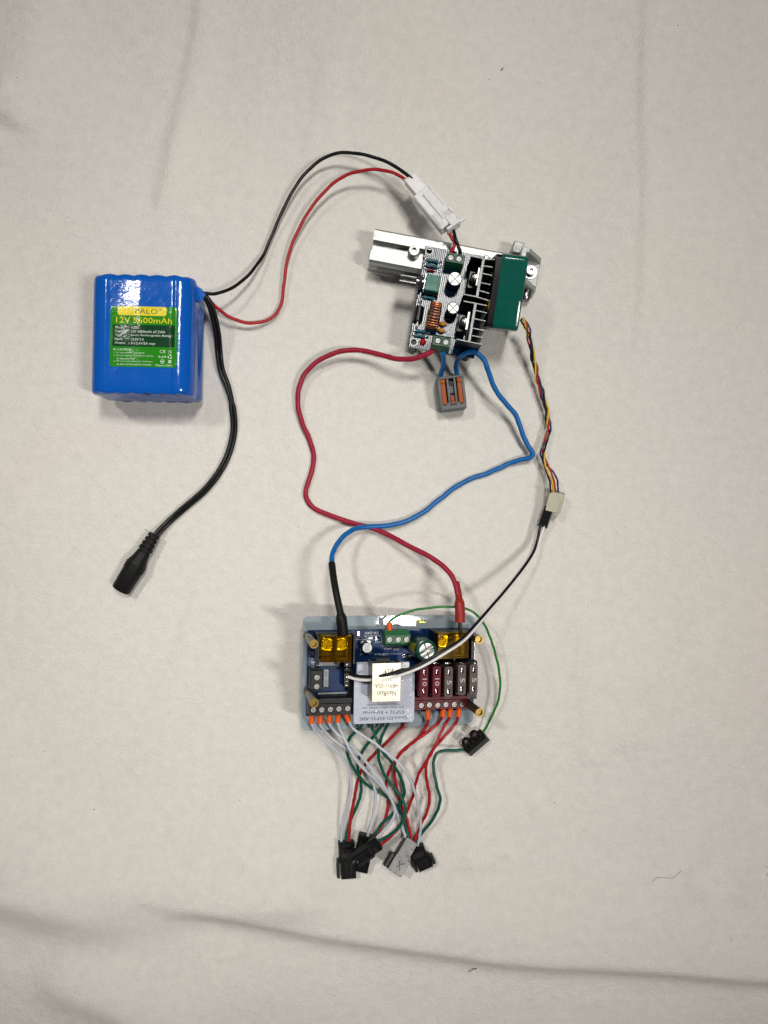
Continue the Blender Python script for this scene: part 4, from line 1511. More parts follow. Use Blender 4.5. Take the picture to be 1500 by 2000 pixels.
def make_led():
    root = thing("led_controller", "navy LED controller board with amber covered terminals on a blue grey plastic plate", "circuit board", LF)
    x0, y1 = LP(592, 1205)
    x1, y0 = LP(924.5, 1413.5)
    m = MB()
    m.slab(rrect(x0, y0, x1, y1, 4.0, 6), -2.9, -.3)
    m.slab(rrect(x0 + .3, y0 + .3, x1 - .3, y1 - .3, 3.8, 6), -.3, 0)
    plate = part("base_plate", m, M['plate'], root)
    # circuit board
    bx0, by1 = LP(601, 1231.5, HP)
    bx1, by0 = LP(924.5, 1386, HP)
    m = MB()
    m.slab(rect(bx0, by0, bx1, by1), HP - 1.6, HP)
    part("printed_board", m, M['pcb'], root)
    # brass spacers: tall posts over the board, short spacers between plate and board, legs under the high edge
    for (x, y, ln) in ((613, 1258, 24.5), (613.5, 1373, 24.5), (936, 1249.5, 24.5), (937, 1392, 24.5)):
        a, b = LP(x, y, HP + ln)
        m = MB()
        m.slab(circ(0, 0, 2.55, 6, .3), 0, ln - 1.3, M=Matrix.Translation((a, b, HP)))
        st = part("standoff", m, M['brass_dull'], root)
        m = MB()
        m.slab(circ(0, 0, 2.5, 24), ln - 1.3, ln, pockets=[circ(0, 0, 1.55, 16)], depth=1.25, M=Matrix.Translation((a, b, HP)))
        part("threaded_end", m, M['brass'], st)
        m = MB()
        m.slab(circ(0, 0, 2.6, 6), 0.02, HP - 1.62, M=Matrix.Translation((a, b, 0)))
        part("spacer", m, M['brass'], root)
    for (x, y) in ((x0 + 5, y1 - 8), (x0 + 5, y0 + 8)):
        top = LF.w(x, y, -2.9)
        m = MB()
        m.lathe((top.x, top.y, ground(top)), (top.x + .3, top.y, top.z + .6), [(0, 2.6), (1, 2.6)], 6)
        part("prop_leg", m, M['brass'], root, world=LF)
    # barrier terminals under clear amber covers
    for (q0, q1, base) in (((627.5, 1242.5), (686, 1293), ((618.5, 1239), (692, 1296))), ((855.5, 1235.5), (915.5, 1286), ((849, 1234), (921, 1288)))):
        zt = HP + 19
        cx0, cy1 = LP(*q0, zt)
        cx1, cy0 = LP(*q1, zt)
        b0x, b1y = LP(*base[0], zt - 6)
        b1x, b0y = LP(*base[1], zt - 6)
        m = MB()
        m.box(((b0x + b1x) / 2, (b0y + b1y) / 2, HP + 4.5), (b1x - b0x - 1.6, b1y - b0y - 1.0, 9), bev=.4)
        for x in (b0x + .7, (b0x + b1x) / 2, b1x - .7):
            m.box((x, (b0y + b1y) / 2, HP + 8), (1.4, b1y - b0y - .2, 15.9), bev=.3)
        m.box(((b0x + b1x) / 2, b1y - .6, HP + 7), (b1x - b0x, 1.2, 8), bev=.2)
        bl = part("barrier_block", m, M['black'], root)
        mx, my = (cx0 + cx1) / 2, (cy0 + cy1) / 2
        for sx in (-1, 1):
            px = mx + sx * (cx1 - cx0) * .245
            m = MB()
            m.box((px, my + 1.3, HP + 9.5), (6.6, 7.2, .9), bev=.3, M=Matrix.Translation((px, my, 0)) @ Matrix.Rotation(R(9 * sx), 4, 'Z') @ Matrix.Translation((-px, -my, 0)))
            m.lathe((px, my + 1.4, HP + 10), (px, my + 1.4, HP + 10.9), [(0, 3.6), (1, 3.4)], 20)
            part("clamp_plate", m, M['plate_steel'], bl)
            screw(bl, px, my + 1.4, HP + 10.8, 2.9)
        t = .55
        # cover tilted slightly so the lamp does not mirror off its top
        m = MB(Matrix.Translation((mx, my, zt)) @ Matrix.Rotation(R(-5.0 if mx < 0 else 3.0), 4, 'Y') @ Matrix.Translation((-mx, -my, -zt)))
        m.box((mx, my, zt - t / 2), (cx1 - cx0, cy1 - cy0, t), bev=.15)
        m.box((mx, my - (cy1 - cy0) * .33, zt + .1), (cx1 - cx0 - 1.2, .7, .5), bev=.1)
        m.box((mx, cy0 + t / 2, zt - 3.6), (cx1 - cx0, t, 6.0))
        m.box((mx, cy1 - t / 2, zt - 2.6), (cx1 - cx0, t, 4.2))
        for x in (cx0 + t / 2, cx1 - t / 2):
            m.box((x, my, zt - 2.6), (t, cy1 - cy0 - 2 * t - .1, 4.2))
        part("amber_cover", m, M['amber'], bl)
    # green three-way terminal
    zt = HP + 10
    a0, b1 = LP(753.5, 1236.5, zt)
    a1, b0 = LP(801.5, 1261, zt)
    m = MB()
    prof = [(b0 - .4, HP), (b1 + .8, HP), (b1 + .8, zt - 3.5), (b1 - 1.6, zt - .7), (b0 + 1.6, zt - .7), (b0 - .4, zt - 3)]
    n = len(prof)
    m.raw([(a0, y, z) for y, z in prof] + [(a1, y, z) for y, z in prof], [tuple(range(n)), tuple(range(2 * n - 1, n - 1, -1))] + [(i, (i + 1) % n, n + (i + 1) % n, n + i) for i in range(n)])
    g = part("terminal_block", m, M['green_block'], root)
    sc = [LP(x, y, zt) for x, y in ((761, 1249.2), (778, 1249.2), (794.3, 1248.8))]
    m = MB()
    m.slab(rect(a0 + .05, b0 + 1.4, a1 - .05, b1 - 1.4), zt - .69, zt, holes=[circ(q[0], q[1], 2.15, 18) for q in sc])
    part("screw_deck", m, M['green_block'], g)
    for q in sc:
        screw(g, q[0], q[1], zt - .68, 1.65)
    # large capacitor
    zt = HP + 20
    a, b = LP(833.5, 1271, zt)
    r = 6.3
    m = MB()
    m.lathe((a, b, HP), (a, b, zt), [(0, r - .3), (.02, r), (.86, r), (.89, r - .35), (.92, r), (.985, r - .1), (1, r - .9)], 36)
    cp = part("large_capacitor", m, M['cap_sleeve'], root, smooth=40)
    m = MB()
    for k in range(4):
        a4 = R(22 + 90 * k)
        pts = [(math.cos(a4 + R(45)) * .26, math.sin(a4 + R(45)) * .26)] + [(math.cos(a4 + R(t)) * 4.35, math.sin(a4 + R(t)) * 4.35) for t in range(4, 87, 6)]
        m.slab(pts, zt - .1, zt + .16, M=Matrix.Translation((a, b, 0)))
    part("vented_top", m, M['cap_top'], cp)
    m = MB()
    vs, fs = [], []
    for i in range(9):
        t = R(150 + 7 * i)
        for z in (HP + 1.2, zt - 3.4):
            vs.append((a + math.cos(t) * (r + .05), b + math.sin(t) * (r + .05), z))
    for i in range(8):
        fs.append((2 * i, 2 * i + 2, 2 * i + 3, 2 * i + 1))
    m.raw(vs, fs)
    part("polarity_stripe", m, M['olive_print'], cp, smooth=60)
    # small round capacitor
    zt = HP + 7.7
    a, b = LP(717.3, 1265.5, zt)
    m = MB()
    m.box((a, b, HP + .6), (6.6, 6.6, 1.2), bev=.3)
    m.lathe((a, b, HP + 1.2), (a, b, zt), [(0, 3.0), (.9, 3.0), (1, 2.7)], 24)
    sc_ = part("small_capacitor", m, M['dark_steel'], root)
    m = MB()
    m.slab(circ(a, b, 2.75, 24), zt, zt + .05)
    part("marked_top", m, M['silk'], sc_)
    m = MB()
    for k, t in enumerate(("150", "35V", "RZH")):
        m.text(t, a, b + 1.25 - 1.3 * k, 2.9 if k else 2.4, 1.0, zt + .06)
    part("value_print", m, M['ink'], sc_)
    # black two-way terminal
    zt = HP + 9
    a0, b1 = LP(606, 1309.5, zt)
    a1, b0 = LP(630, 1347, zt)
    m = MB()
    m.box(((a0 + a1) / 2, (b0 + b1) / 2, HP + 4.5), (a1 - a0, b1 - b0, 9), bev=.35)
    t2 = part("two_way_terminal", m, M['black'], root)
    for x, y in ((619, 1322.5), (618.3, 1340)):
        q = LP(x, y, zt)
        screw(t2, q[0], q[1], zt + .05, 1.6)
    # long screw strips, black and maroon
    for (nm, mm, q0, q1, ridge, scs, ports) in (
            ("black_strip", 'black', (603, 1375.5), (689, 1395.5), (1364.5, 1375), ((612, 1386.5), (628.7, 1386), (645.7, 1385.3), (662, 1384.4), (679.3, 1383.6)), ()),
            ("maroon_strip", 'red_block', (806, 1368.5), (911.8, 1384), (1361.5, 1368.3), ((807.5, 1378.3), (823, 1377.8), (838.7, 1376.5), (855, 1377.2), (870.8, 1376), (887.2, 1375.6), (903, 1375)), ())):
        zt = HP + 9
        a0, b1 = LP(*q0, zt)
        a1, b0 = LP(*q1, zt)
        _, br = LP(q0[0], ridge[0], zt + 1)
        m = MB()
        m.box(((a0 + a1) / 2, (b0 + b1) / 2, HP + 4.2), (a1 - a0, b1 - b0, 8.2), bev=.3)
        m.box(((a0 + a1) / 2, (b1 + br) / 2, HP + 5), (a1 - a0 - .1, br - b1 - .05, 10), bev=.4)
        sp = part(nm, m, M[mm], root)
        cs = [LP(x, y, zt) for x, y in scs]
        m = MB()
        m.slab(rect(a0 + .1, b0 + .3, a1 - .1, b1 - .3), zt - .68, zt, holes=[circ(q[0], q[1], 2.15, 18) for q in cs if a0 + 2.2 < q[0] < a1 - 2.2])
        part("screw_deck", m, M[mm], sp)
        for q in cs:
            if a0 + 2.2 < q[0] < a1 - 2.2:
                screw(sp, q[0], q[1], zt - .66, 1.6)
        if nm == "black_strip":
            m = MB()
            m.box(((a0 + a1) / 2 + 2.5, (b1 + br) / 2 - .3, HP + 10.05), (a1 - a0 - 9, .4, .5))
            part("ridge", m, M['black'], sp)
    # fuse holders
    for x in (828.5, 853, 876, 902.5, 925):
        a, b = LP(x - 3, 1330, HP + 8)
        m = MB()
        m.box((a, b + .5, HP + 4), (6.3, 22.5, 8), bev=.3)
        m.box((a, b + 10.6, HP + 6.4), (5.2, 2.0, 7.2), bev=.3)
        h = part("fuse_holder", m, M['black'], root)
        m = MB()
        m.box((a - .2, b + 10.9, HP + 10.05), (3.0, .5, .2))
        part("contact_clip", m, M['bright'], h)
    # pin header and small components
    a, b = LP(679.5, 1318, HP + 6)
    m = MB()
    m.box((a, b, HP + 3), (4.6, 14.5, 6), bev=.2)
    part("pin_header", m, M['black'], root)
    m = MB()
    for k in range(6):
        m.box((a - .8, b + 6 - 2.4 * k, HP + 6.2), (.6, .6, .8))
    part("header_pin", m, M['bright'], root)
    m = MB()
    m.box((LP(681, 1300, HP)[0], LP(681, 1303, HP)[1], HP + 2.5), (3.2, 8, 5), bev=.2)
    m.box((LP(683, 1300, HP)[0], LP(681, 1345, HP)[1], HP + 2.5), (3.2, 6, 5), bev=.2)
    part("socket_strip", m, M['black'], root)
    m = MB()
    for (x, y, w, h_) in ((700, 1237, 1.4, 2.7), (721.5, 1246, .9, 1.1), (725, 1246, .9, 1.1), (734.2, 1247, .8, 2.4), (790, 1278.5, 2.5, .5), (790, 1282.5, 2.5, .5)):
        a, b = LP(x, y, HP)
        m.box((a, b, HP + .35), (w, h_, .7))
    part("chip_component", m, M['bright'], root)
    a, b = LP(797.5, 1281, HP)
    m = MB()
    m.box((a, b, HP + 1.5), (3.2, 2.6, 3), bev=.3)
    part("push_switch", m, M['black'], root)
    # silkscreen print; the board is upside down to the viewer
    m = MB()

    def pr(t, x, y, w, h_, rot=180, z=.02):
        a, b = LP(x, y, HP)
        m.text(t, a, b, w, h_, HP + z, rot)
    pr("5V-24V", 726, 1236.3, 8.4, 1.5)
    pr("MAX 30A IN", 727, 1242, 9.0, .8)
    pr("USB here", 745, 1278, 8.6, 1.2)
    pr("QuinLED", 920, 1268, 11, 2.0, 90)
    pr("POWER", 714, 1249, 4.6, .7)
    pr("RELAY", 740, 1254, 4.6, .7)
    pr("GPIO", 758, 1267, 4.6, .8)
    pr("3V3", 774, 1268, 3.4, 1.4)
    for k in range(4):
        pr("QLED"[k], 611.5, 1276 + 8.2 * k, 1.7, 1.9, 90)
    for k in range(7):
        pr(":::", 604.5, 1268 + 6 * k, 1.2, .9, 90)
    for k in range(9):
        pr("GND", 772 + 5.6 * k, 1229.8 + 0.0 * k, 1.4, .8)
    for (xa, ya, xb, yb) in ((706, 1276.5, 723, 1276.5), (723, 1276.5, 727, 1274.5), (762, 1277.5, 786, 1277), (706, 1276.5, 703, 1280), (712, 1243, 722, 1250), (742, 1233, 748, 1262), (690, 1249, 742, 1250)):
        a, b = LP(xa, ya, HP)
        c, d = LP(xb, yb, HP)
        m.box(((a + c) / 2, (b + d) / 2, HP + .02), (math.hypot(c - a, d - b), .14, .03), math.atan2(d - b, c - a))
    part("silkscreen", m, M['silk'], root)
    m = MB()
    for (q0, q1) in (((617.5, 1290), (664, 1299.5)), ((633, 1308), (641, 1341)), ((621, 1353), (686, 1363.5))):
        a0, b1 = LP(*q0, HP)
        a1, b0 = LP(*q1, HP)
        m.slab(rect(a0, b0, a1, b1), HP + .005, HP + .03)
    lb = part("print_panel", m, M['strip'], root)
    m = MB()
    for k in range(4):
        a, b = LP(629 + 17 * k, 1358, HP)
        m.text("GND", a, b, 3.2, 1.5, HP + .05, 180)
    a, b = LP(637, 1316.5, HP)
    m.text("GND", a, b, 4.0, 1.5, HP + .05, 90)
    a, b = LP(637, 1333, HP)
    m.text("GND", a, b, 4.0, 1.5, HP + .05, 90)
    part("panel_print", m, M['ink'], lb)


make_led()


# ---- fuses: each pushed into its holder
def make_fuse(x, y, m_, num, label, tilt=0):
    zt = HP + 20.5
    a, b = LP(x, y, zt)
    F = Frame(LF.w(a, b, HP + 8.1), LF.u, LF.v)
    root = thing("blade_fuse", label, "fuse", F, "blade fuses in the controller board")
    h, w, l = 12.4, 4.75, 17.6
    m = MB()
    win = [rect(-.85, 3.9, .85, 7.2), rect(-.85, -7.2, .85, -3.9)]
    m.slab(rrect(-w / 2, -l / 2, w / 2, l / 2, 1.3, 4), h - 4.5, h, pockets=win, depth=1.6)
    m.slab(rrect(-w / 2 + .35, -l / 2 + .8, w / 2 - .35, l / 2 - .8, 1.0, 3), 0, h - 4.5)
    part("fuse_body", m, m_, root)
    for s in (-1, 1):
        m = MB()
        m.box((.1 * s, 5.5 * s, h - 1.35), (.5, 2.5, .5), R(-10 * s))
        part("test_contact", m, M['bright'], root)
    m = MB()
    m.text(num, .3, -.2, 4.1 if num == "10" else 2.5, 2.6, h + .02, -90)
    part("rating_print", m, M['fuse_print'], root)
    return root


make_fuse(828.4, 1332, M['fuse_red'], "10", "dark red fuse marked 10 next to the pale lilac module")
make_fuse(853, 1331.5, M['fuse_red'], "10", "dark red fuse marked 10 next to a brown fuse")
make_fuse(876.3, 1332.5, M['fuse_tan'], "5", "brown fuse marked 5 next to the dark red fuses")
make_fuse(902.3, 1328, M['fuse_tan'], "5", "middle one of the three brown fuses marked 5")
make_fuse(925.2, 1327.5, M['fuse_tan'], "5", "brown fuse marked 5 at the outer edge of the board")


# ---- ethernet module plugged over the board
def make_module():
    h = HP + 12.6
    a, b = LP(749, 1360, h)
    F = Frame(LF.w(a, b, h - 1.6), LF.u, LF.v)
    root = thing("network_module", "pale lilac module board with a silver ethernet jack standing over the controller", "circuit board", F)

    def Q(x, y, z=1.6):
        return F.pt(x, y, z)
    x0, y0 = Q(690.5, 1414.5)
    x1, _ = Q(808.5, 1410)
    _, yt = Q(700, 1294)
    _, yr = Q(805, 1311)
    xr, _ = Q(783, 1311)
    poly = rrect(x0, y0, x1, yr, 1.6, 4)
    # outline: rounded lower corners, stepped upper edge
    low = [p for p in poly if p[1] < (y0 + yr) / 2]
    out = [(x1, yr), (xr, yr), (xr, yt), (x0 + 1.2, yt), (x0 + 1.2, Q(700, 1318)[1])] + [(x0, Q(700, 1322)[1])] + low
    m = MB()
    m.slab(out, 0, 1.6)
    part("printed_board", m, M['module'], root)
    m = MB()
    m.box(((x0 + x1) / 2, (y0 + yt) / 2 + 4, -5), (22, 24, 9), bev=.4)
    m.box(((x0 + x1) / 2, y0 + 1.4, -2.2), (22, 2.2, 4.2), bev=.2)
    part("socket_base", m, M['black'], root)
    m = MB()
    cnt = 0
    for (xa, ya, xb, yb, n) in ((695, 1338, 694, 1405, 8), (802, 1318, 802, 1405, 10)):
        for k in range(n):
            q = Q(xa + (xb - xa) * k / (n - 1), ya + (yb - ya) * k / (n - 1))
            m.lathe((q[0], q[1], 1.6), (q[0], q[1], 1.9), [(0, .34), (1, .2)], 8)
    for x, y in ((703.5, 1313), (713, 1313), (708.5, 1309), (786, 1330), (787, 1345), (787, 1360), (790, 1320), (795, 1315), (698, 1410), (720, 1389), (735, 1389), (775, 1386), (797, 1388), (797, 1400)):
        q = Q(x, y)
        m.lathe((q[0], q[1], 1.6), (q[0], q[1], 1.85), [(0, .32), (1, .2)], 8)
    part("solder_pad", m, M['bright'], root)
    m = MB()
    for t, x, y, w, hh in (("QuinLED-ESP32-ABE", 749, 1402.5, 28.2, 2.15), ("ESP32 + Ethernet", 748.5, 1391.6, 24.2, 1.9), ("for more information see", 748, 1382.6, 24, 1.35), ("https://quinled.info", 748, 1375.9, 19, 1.4)):
        q = Q(x, y)
        m.text(t, q[0], q[1], w, hh, 1.62, 180 - .6)
    part("board_print", m, M['ink'], root)
    m = MB()
    q0 = Q(697, 1296)
    q1 = Q(720, 1319)
    m.slab(rect(q0[0], q1[1], q1[0], q0[1]), 1.62, 3.4)
    part("relay_cover", m, M['module'], root)
    m = MB()
    q0 = Q(783.5, 1293.5, 3)
    q1 = Q(799.5, 1305, 3)
    m.box(((q0[0] + q1[0]) / 2, (q0[1] + q1[1]) / 2, 1.9), (q1[0] - q0[0], q0[1] - q1[1], 2.2), bev=.2)
    part("chip_cover", m, M['silk'], root)
    # jack
    zt = 1.6 + 13.2
    j0, k1 = Q(727.3, 1295.5, zt)
    j1, k0 = Q(782, 1369.5, zt)
    m = MB()
    cx, cy, w, l = (j0 + j1) / 2, (k0 + k1) / 2, j1 - j0, k1 - k0
    t = .5
    m.box((cx, cy, zt - t / 2), (w, l, t), bev=.12)
    m.box((j0 + t / 2, cy, (zt - t + 1.7) / 2), (t, l, zt - t - 1.7 - .02))
    m.box((j1 - t / 2, cy, (zt - t + 1.7) / 2), (t, l, zt - t - 1.7 - .02))
    m.box((cx, k0 + t / 2, (zt - t + 1.7) / 2), (w - 2 * t - .02, t, zt - t - 1.7 - .02))
    jk = part("jack_shield", m, M['jack'], root, smooth=20)
    m = MB()
    m.box((cx, cy - .8, (zt - t + 1.7) / 2), (w - 2 * t - .1, l - 2.4, zt - t - 1.75))
    part("jack_insert", m, M['black'], jk)
    for x in (j0 - .25, j1 + .25):
        m = MB()
        m.box((x, k1 - 1.5, 6), (.3, 2.4, 4))
        part("spring_tab", m, M['steel'], jk)
    m = MB()

    def jt(t_, x, y, w_, h_):
        q = Q(x, y, zt)
        m.text(t_, q[0], q[1], w_, h_, zt + .02, 180 - .6)
    jt("NanRun", 755.5, 1354.5, 10.6, 2.7)
    jt("HR911105A", 755, 1339.3, 13.2, 2.4)
    jt("2507", 756, 1327.5, 5.4, 1.7)
    jt("c", 767, 1308.5, 1.3, 1.6)
    jt("RU", 760, 1310.5, 4.2, 2.5)
    jt("us", 752, 1313.5, 2.0, 1.3)
    part("stamped_print", m, M['etch'], jk)
    # usb socket under the jack's open end
    q = Q(748, 1287, 2)
    m = MB()
    m.box((q[0], q[1] - .6, .4), (9.0, 2.6, 3.0), bev=.6)
    us = part("usb_socket", m, M['steel'], root)
    m = MB()
    m.box((q[0], q[1] + .75, .4), (7.4, .12, 1.7))
    part("socket_opening", m, M['black'], us)
    return F


make_module()

# ================================================================== heavy red and blue wires
red = path([(853, 676), (846, 684), (832, 692), (810, 700), (780, 701.5), (750, 695), (715, 686), (680, 684), (650, 691), (620, 706), (597, 728), (584, 757), (582, 790), (590, 825), (605, 860), (613, 895),
            (606, 930), (597, 962), (608, 988), (640, 1005), (690, 1022), (740, 1036), (790, 1062), (840, 1088), (870, 1110), (887, 1134), (894, 1160)],
           [(0, 28), (.05, 25), (.15, 14), (.3, 7), (.5, 1.6), (.62, 2), (.75, 5), (.9, 22), (1, 31)])
r_end = [W(893, 1150, 28), W(895.5, 1165, 31), W(898, 1190, 33), W(898.5, 1208, 34), W(898.5, 1236, 33)]
sl = spline([W(891, 1138, 26), W(896, 1165, 31), W(898.2, 1190, 33.5), W(898.5, 1216, 34.5)], 8)
sr = [2.05 + (0.0 if i < 9 else min(1, (i - 9) / 3.0) * .95) for i in range(len(sl))]
wire("power_wire", "thick crimson wire snaking from the small circuit board to the controller with a red sleeve", lift(red, 1.55) + r_end[1:3], 1.55, M['red_thick'], "thick power wires",
     sleeves=[("heat_shrink", sl, sr, M['red_sleeve']), ("fork_lug", spline([W(898.5, 1214, 34.3), W(899, 1228, 33), W(899.5, 1244, 31)], 4), 1.35, M['steel'])], seg=12)

bl = [LV[1], LV2[1]]
blue = path([(890.5, 715), (895, 702), (905, 692), (920, 687), (935, 692), (948, 708), (957, 735), (970, 765), (990, 790), (1008, 812), (1018, 840), (1028, 865), (1038, 881), (1040, 888), (1034, 894), (1018, 898), (998, 904), (975, 914), (950, 925),
             (920, 935), (890, 951), (860, 974), (830, 998), (800, 1015), (770, 1024.5), (740, 1028), (705, 1030), (680, 1040), (662, 1058), (650, 1080), (648, 1104), (650, 1124)],
            [(0, 12), (.02, 20), (.04, 28), (.09, 29), (.15, 22), (.25, 13), (.42, 3), (.5, 2), (.65, 2.2), (.72, 4), (.83, 7.5), (.9, 18), (1, 34)])
s2 = spline([W(648, 1100, 31), W(651, 1125, 36), W(656, 1155, 41), W(662, 1184, 43.5), W(666.5, 1207, 44.5), W(670, 1240, 43.5)], 7)
s2r = [2.05 + (0.0 if i < 25 else min(1, (i - 25) / 3.0) * 1.15) for i in range(len(s2))]
wire("power_wire", "long thick blue wire curving from the lever connector to the controller with a black sleeve", spline(bl, 2)[:-1] + lift(blue, 1.5), 1.52, M['blue_wire'], "thick power wires",
     sleeves=[("heat_shrink", s2, s2r, M['black_matt'])], seg=12)
wire("power_wire", "short straight blue wire between the small circuit board and the lever connector",
     spline([T2[1], W(865.5, 690, 27), W(866, 712, 16), LV2[0], LV[0]], 6), 1.52, M['blue_wire'], "thick power wires", seg=12)


# ================================================================== ribbon of LED leads
def zp(px, py, h):
    return LF.pw(px, py, h)


def lead(kind, label, start, pix, zs, m, r, group, end=None, ferrule=None, cat="wire"):
    """start: point under / in the terminal; pix: trace; zs: heights along it"""
    pts = path(pix, zs, 6)
    sl = []
    if ferrule:
        f0, f1 = ferrule
        p0, p1 = zp(f0[0], f0[1], HP + 4.4), zp(f1[0], f1[1], HP + 4.0)
        d = (p1 - p0).normalized()
        sl = [("ferrule", [p0 - d * .6, p0 + (p1 - p0) * .8, p1 - d * .1, p1], [1.62, 1.62, 1.75, 1.35], M['orange'])]
        pts = spline([p0 + (p1 - p0) * .55, p1 + d * .6] + [q for q in pts[3::6]] + [pts[-1]], 6)
    if start is not None:
        pts = spline([start] + [q for q in pts[2::6]] + [pts[-1]], 6)
    return wire(kind, label, lift(pts, r), r, m, group, sleeves=sl, seg=8, cat=cat)


def Z1(pts):
    return [(590 + x / 4.054, 1360 + y / 4.054) for x, y in pts]


def Z2(pts):
    return [(590 + x / 4.054, 1540 + y / 4.054) for x, y in pts]


GW, GG, GR = "pale grey LED leads", "dark green LED leads", "red LED leads"
rg = .86
lead("led_lead", "pale grey lead from the outermost orange ferrule to the black connector with a notched end", None,
     Z1([(85, 240), (150, 330), (240, 400), (310, 470), (350, 540), (375, 600), (388, 680), (385, 760)]) + Z2([(378, 60), (355, 150), (328, 250), (314, 330), (311, 425)]),
     [(0, 33), (.2, 28), (.45, 18), (.8, 8), (1, 4)], M['grey_wire'], rg, GW, ferrule=((608.7, 1396), (608.5, 1412.5)))
lead("led_lead", "pale grey lead from the second orange ferrule, passing under the others to the buried connector", None,
     Z1([(160, 255), (230, 330), (300, 380), (370, 430), (430, 500), (480, 550), (530, 620), (560, 680), (575, 740)]) + Z2([(585, 60), (575, 150), (560, 220), (540, 300), (518, 392)]),
     [(0, 31), (.2, 25), (.4, 15), (.7, 6), (1, 5)], M['grey_wire'], rg, GW, ferrule=((625.5, 1395.5), (625, 1412.5)))
lead("led_lead", "pale grey lead from the third orange ferrule to the slanted black connector", None,
     Z1([(232, 245), (270, 290), (330, 340), (380, 390), (440, 440), (490, 500), (540, 560), (590, 620), (640, 690)]) + Z2([(700, 75), (728, 130), (735, 190), (715, 250), (660, 320), (586, 396)]),
     [(0, 31), (.2, 27), (.45, 19), (.75, 13), (1, 10)], M['grey_wire'], rg, GW, ferrule=((643.5, 1395), (643, 1411)))
lead("led_lead", "pale grey lead from the fourth orange ferrule to the shiny connector with a mark", None,
     Z1([(298, 240), (320, 310), (350, 360), (380, 430), (420, 490), (470, 560), (540, 620), (600, 680), (655, 745)]) + Z2([(700, 80), (735, 150), (752, 200), (772, 260), (803, 330), (822, 395)]),
     [(0, 31), (.2, 30), (.45, 23), (.7, 9), (1, 7)], M['grey_wire'], rg, GW, ferrule=((660.5, 1394.5), (659.8, 1410)))
lead("led_lead", "long pale grey lead from the slanted ferrule beside the module, arching over the others", None,
     Z1([(382, 225), (430, 280), (520, 330), (600, 390), (660, 440), (740, 500), (800, 570), (850, 650), (885, 730)]) + Z2([(906, 80), (926, 160), (936, 230), (940, 300), (931, 380), (914, 452)]),
     [(0, 29), (.2, 32), (.5, 30), (.75, 16), (1, 5)], M['grey_wire'], rg, GW, ferrule=((675.5, 1393.5), (681.5, 1408.5)))
rd = .95
st = lambda x, y, h=HP + 5: zp(x, y, h)
lead("led_lead", "dark green lead bulging outward among the grey leads on its way to the shiny connector", st(714, 1396),
     Z1([(480, 222), (440, 262), (390, 312), (362, 362), (356, 430), (372, 500), (408, 568), (450, 630), (492, 682), (560, 730), (640, 772)]) + Z2([(680, 78), (740, 130), (775, 180), (803, 250), (825, 320), (846, 388)]),
     [(0, 24), (.15, 22), (.4, 13), (.6, 5), (.75, 6), (.9, 4), (1, 7)], M['green_wire'], rd, GG)
lead("led_lead", "dark green lead that runs beside the red one into the notched black connector", st(747, 1396),
     Z1([(632, 218), (608, 262), (570, 312), (510, 388), (470, 450), (446, 510), (441, 575), (455, 640), (470, 700), (462, 780)]) + Z2([(458, 75), (430, 150), (400, 215), (367, 300), (347, 422)]),
     [(0, 22), (.15, 20), (.35, 11), (.5, 5), (.8, 4), (1, 4)], M['green_wire'], rd, GG)
lead("led_lead", "dark green lead forming the outer bow above the buried connector", st(726, 1396),
     Z1([(552, 220), (562, 280), (592, 335), (625, 420), (665, 472), (722, 542), (770, 620), (800, 700), (810, 760)]) + Z2([(798, 70), (768, 140), (720, 200), (650, 260), (600, 325), (562, 400)]),
     [(0, 23), (.1, 24), (.35, 19), (.6, 10), (.8, 4.5), (1, 5)], M['green_wire'], rd, GG)
lead("led_lead", "dark green lead swinging round into the slanted black connector", st(764, 1396),
     Z1([(684, 220), (650, 272), (622, 350), (606, 430), (607, 492), (632, 580), (680, 660), (740, 740)]) + Z2([(780, 58), (810, 120), (816, 190), (796, 262), (750, 322), (690, 372), (602, 418)]),
     [(0, 21), (.15, 20), (.4, 13), (.6, 12), (.8, 12), (1, 10)], M['green_wire'], rd, GG)
lead("led_lead", "red lead from under the pale module to the notched black connector", st(795, 1400),
     Z1([(824, 205), (760, 270), (690, 345), (620, 410), (550, 480), (500, 540), (460, 610), (435, 690), (420, 780)]) + Z2([(413, 80), (399, 160), (385, 240), (376, 330), (370, 424)]),
     [(0, 16), (.2, 14), (.45, 8), (.65, 7), (1, 4)], M['red_wire'], rd, GR)
lead("led_lead", "red lead from the orange ferrule nearest the module, dropping behind the green bow", None,
     Z1([(1000, 190), (980, 240), (940, 310), (880, 362), (810, 422), (750, 490), (700, 570), (672, 650), (661, 720)]) + Z2([(668, 5), (680, 80), (680, 150), (664, 220), (635, 290), (585, 392)]),
     [(0, 16), (.2, 14), (.4, 9), (.6, 2.5), (.8, 2.5), (1, 5)], M['red_wire'], rd, GR, ferrule=((835, 1386.5), (836, 1403.5)))
lead("led_lead", "red lead from the second ferrule of the maroon strip to the shiny connector", None,
     Z1([(1102, 180), (1050, 240), (965, 300), (890, 355), (825, 402), (765, 465), (737, 525), (731, 585), (733, 640), (746, 710), (765, 780)]) + Z2([(778, 110), (800, 170), (822, 225), (843, 290), (866, 392)]),
     [(0, 16), (.2, 17), (.4, 13), (.6, 7), (.8, 3), (1, 6)], M['red_wire'], rd, GR, ferrule=((866, 1385), (864, 1399)))
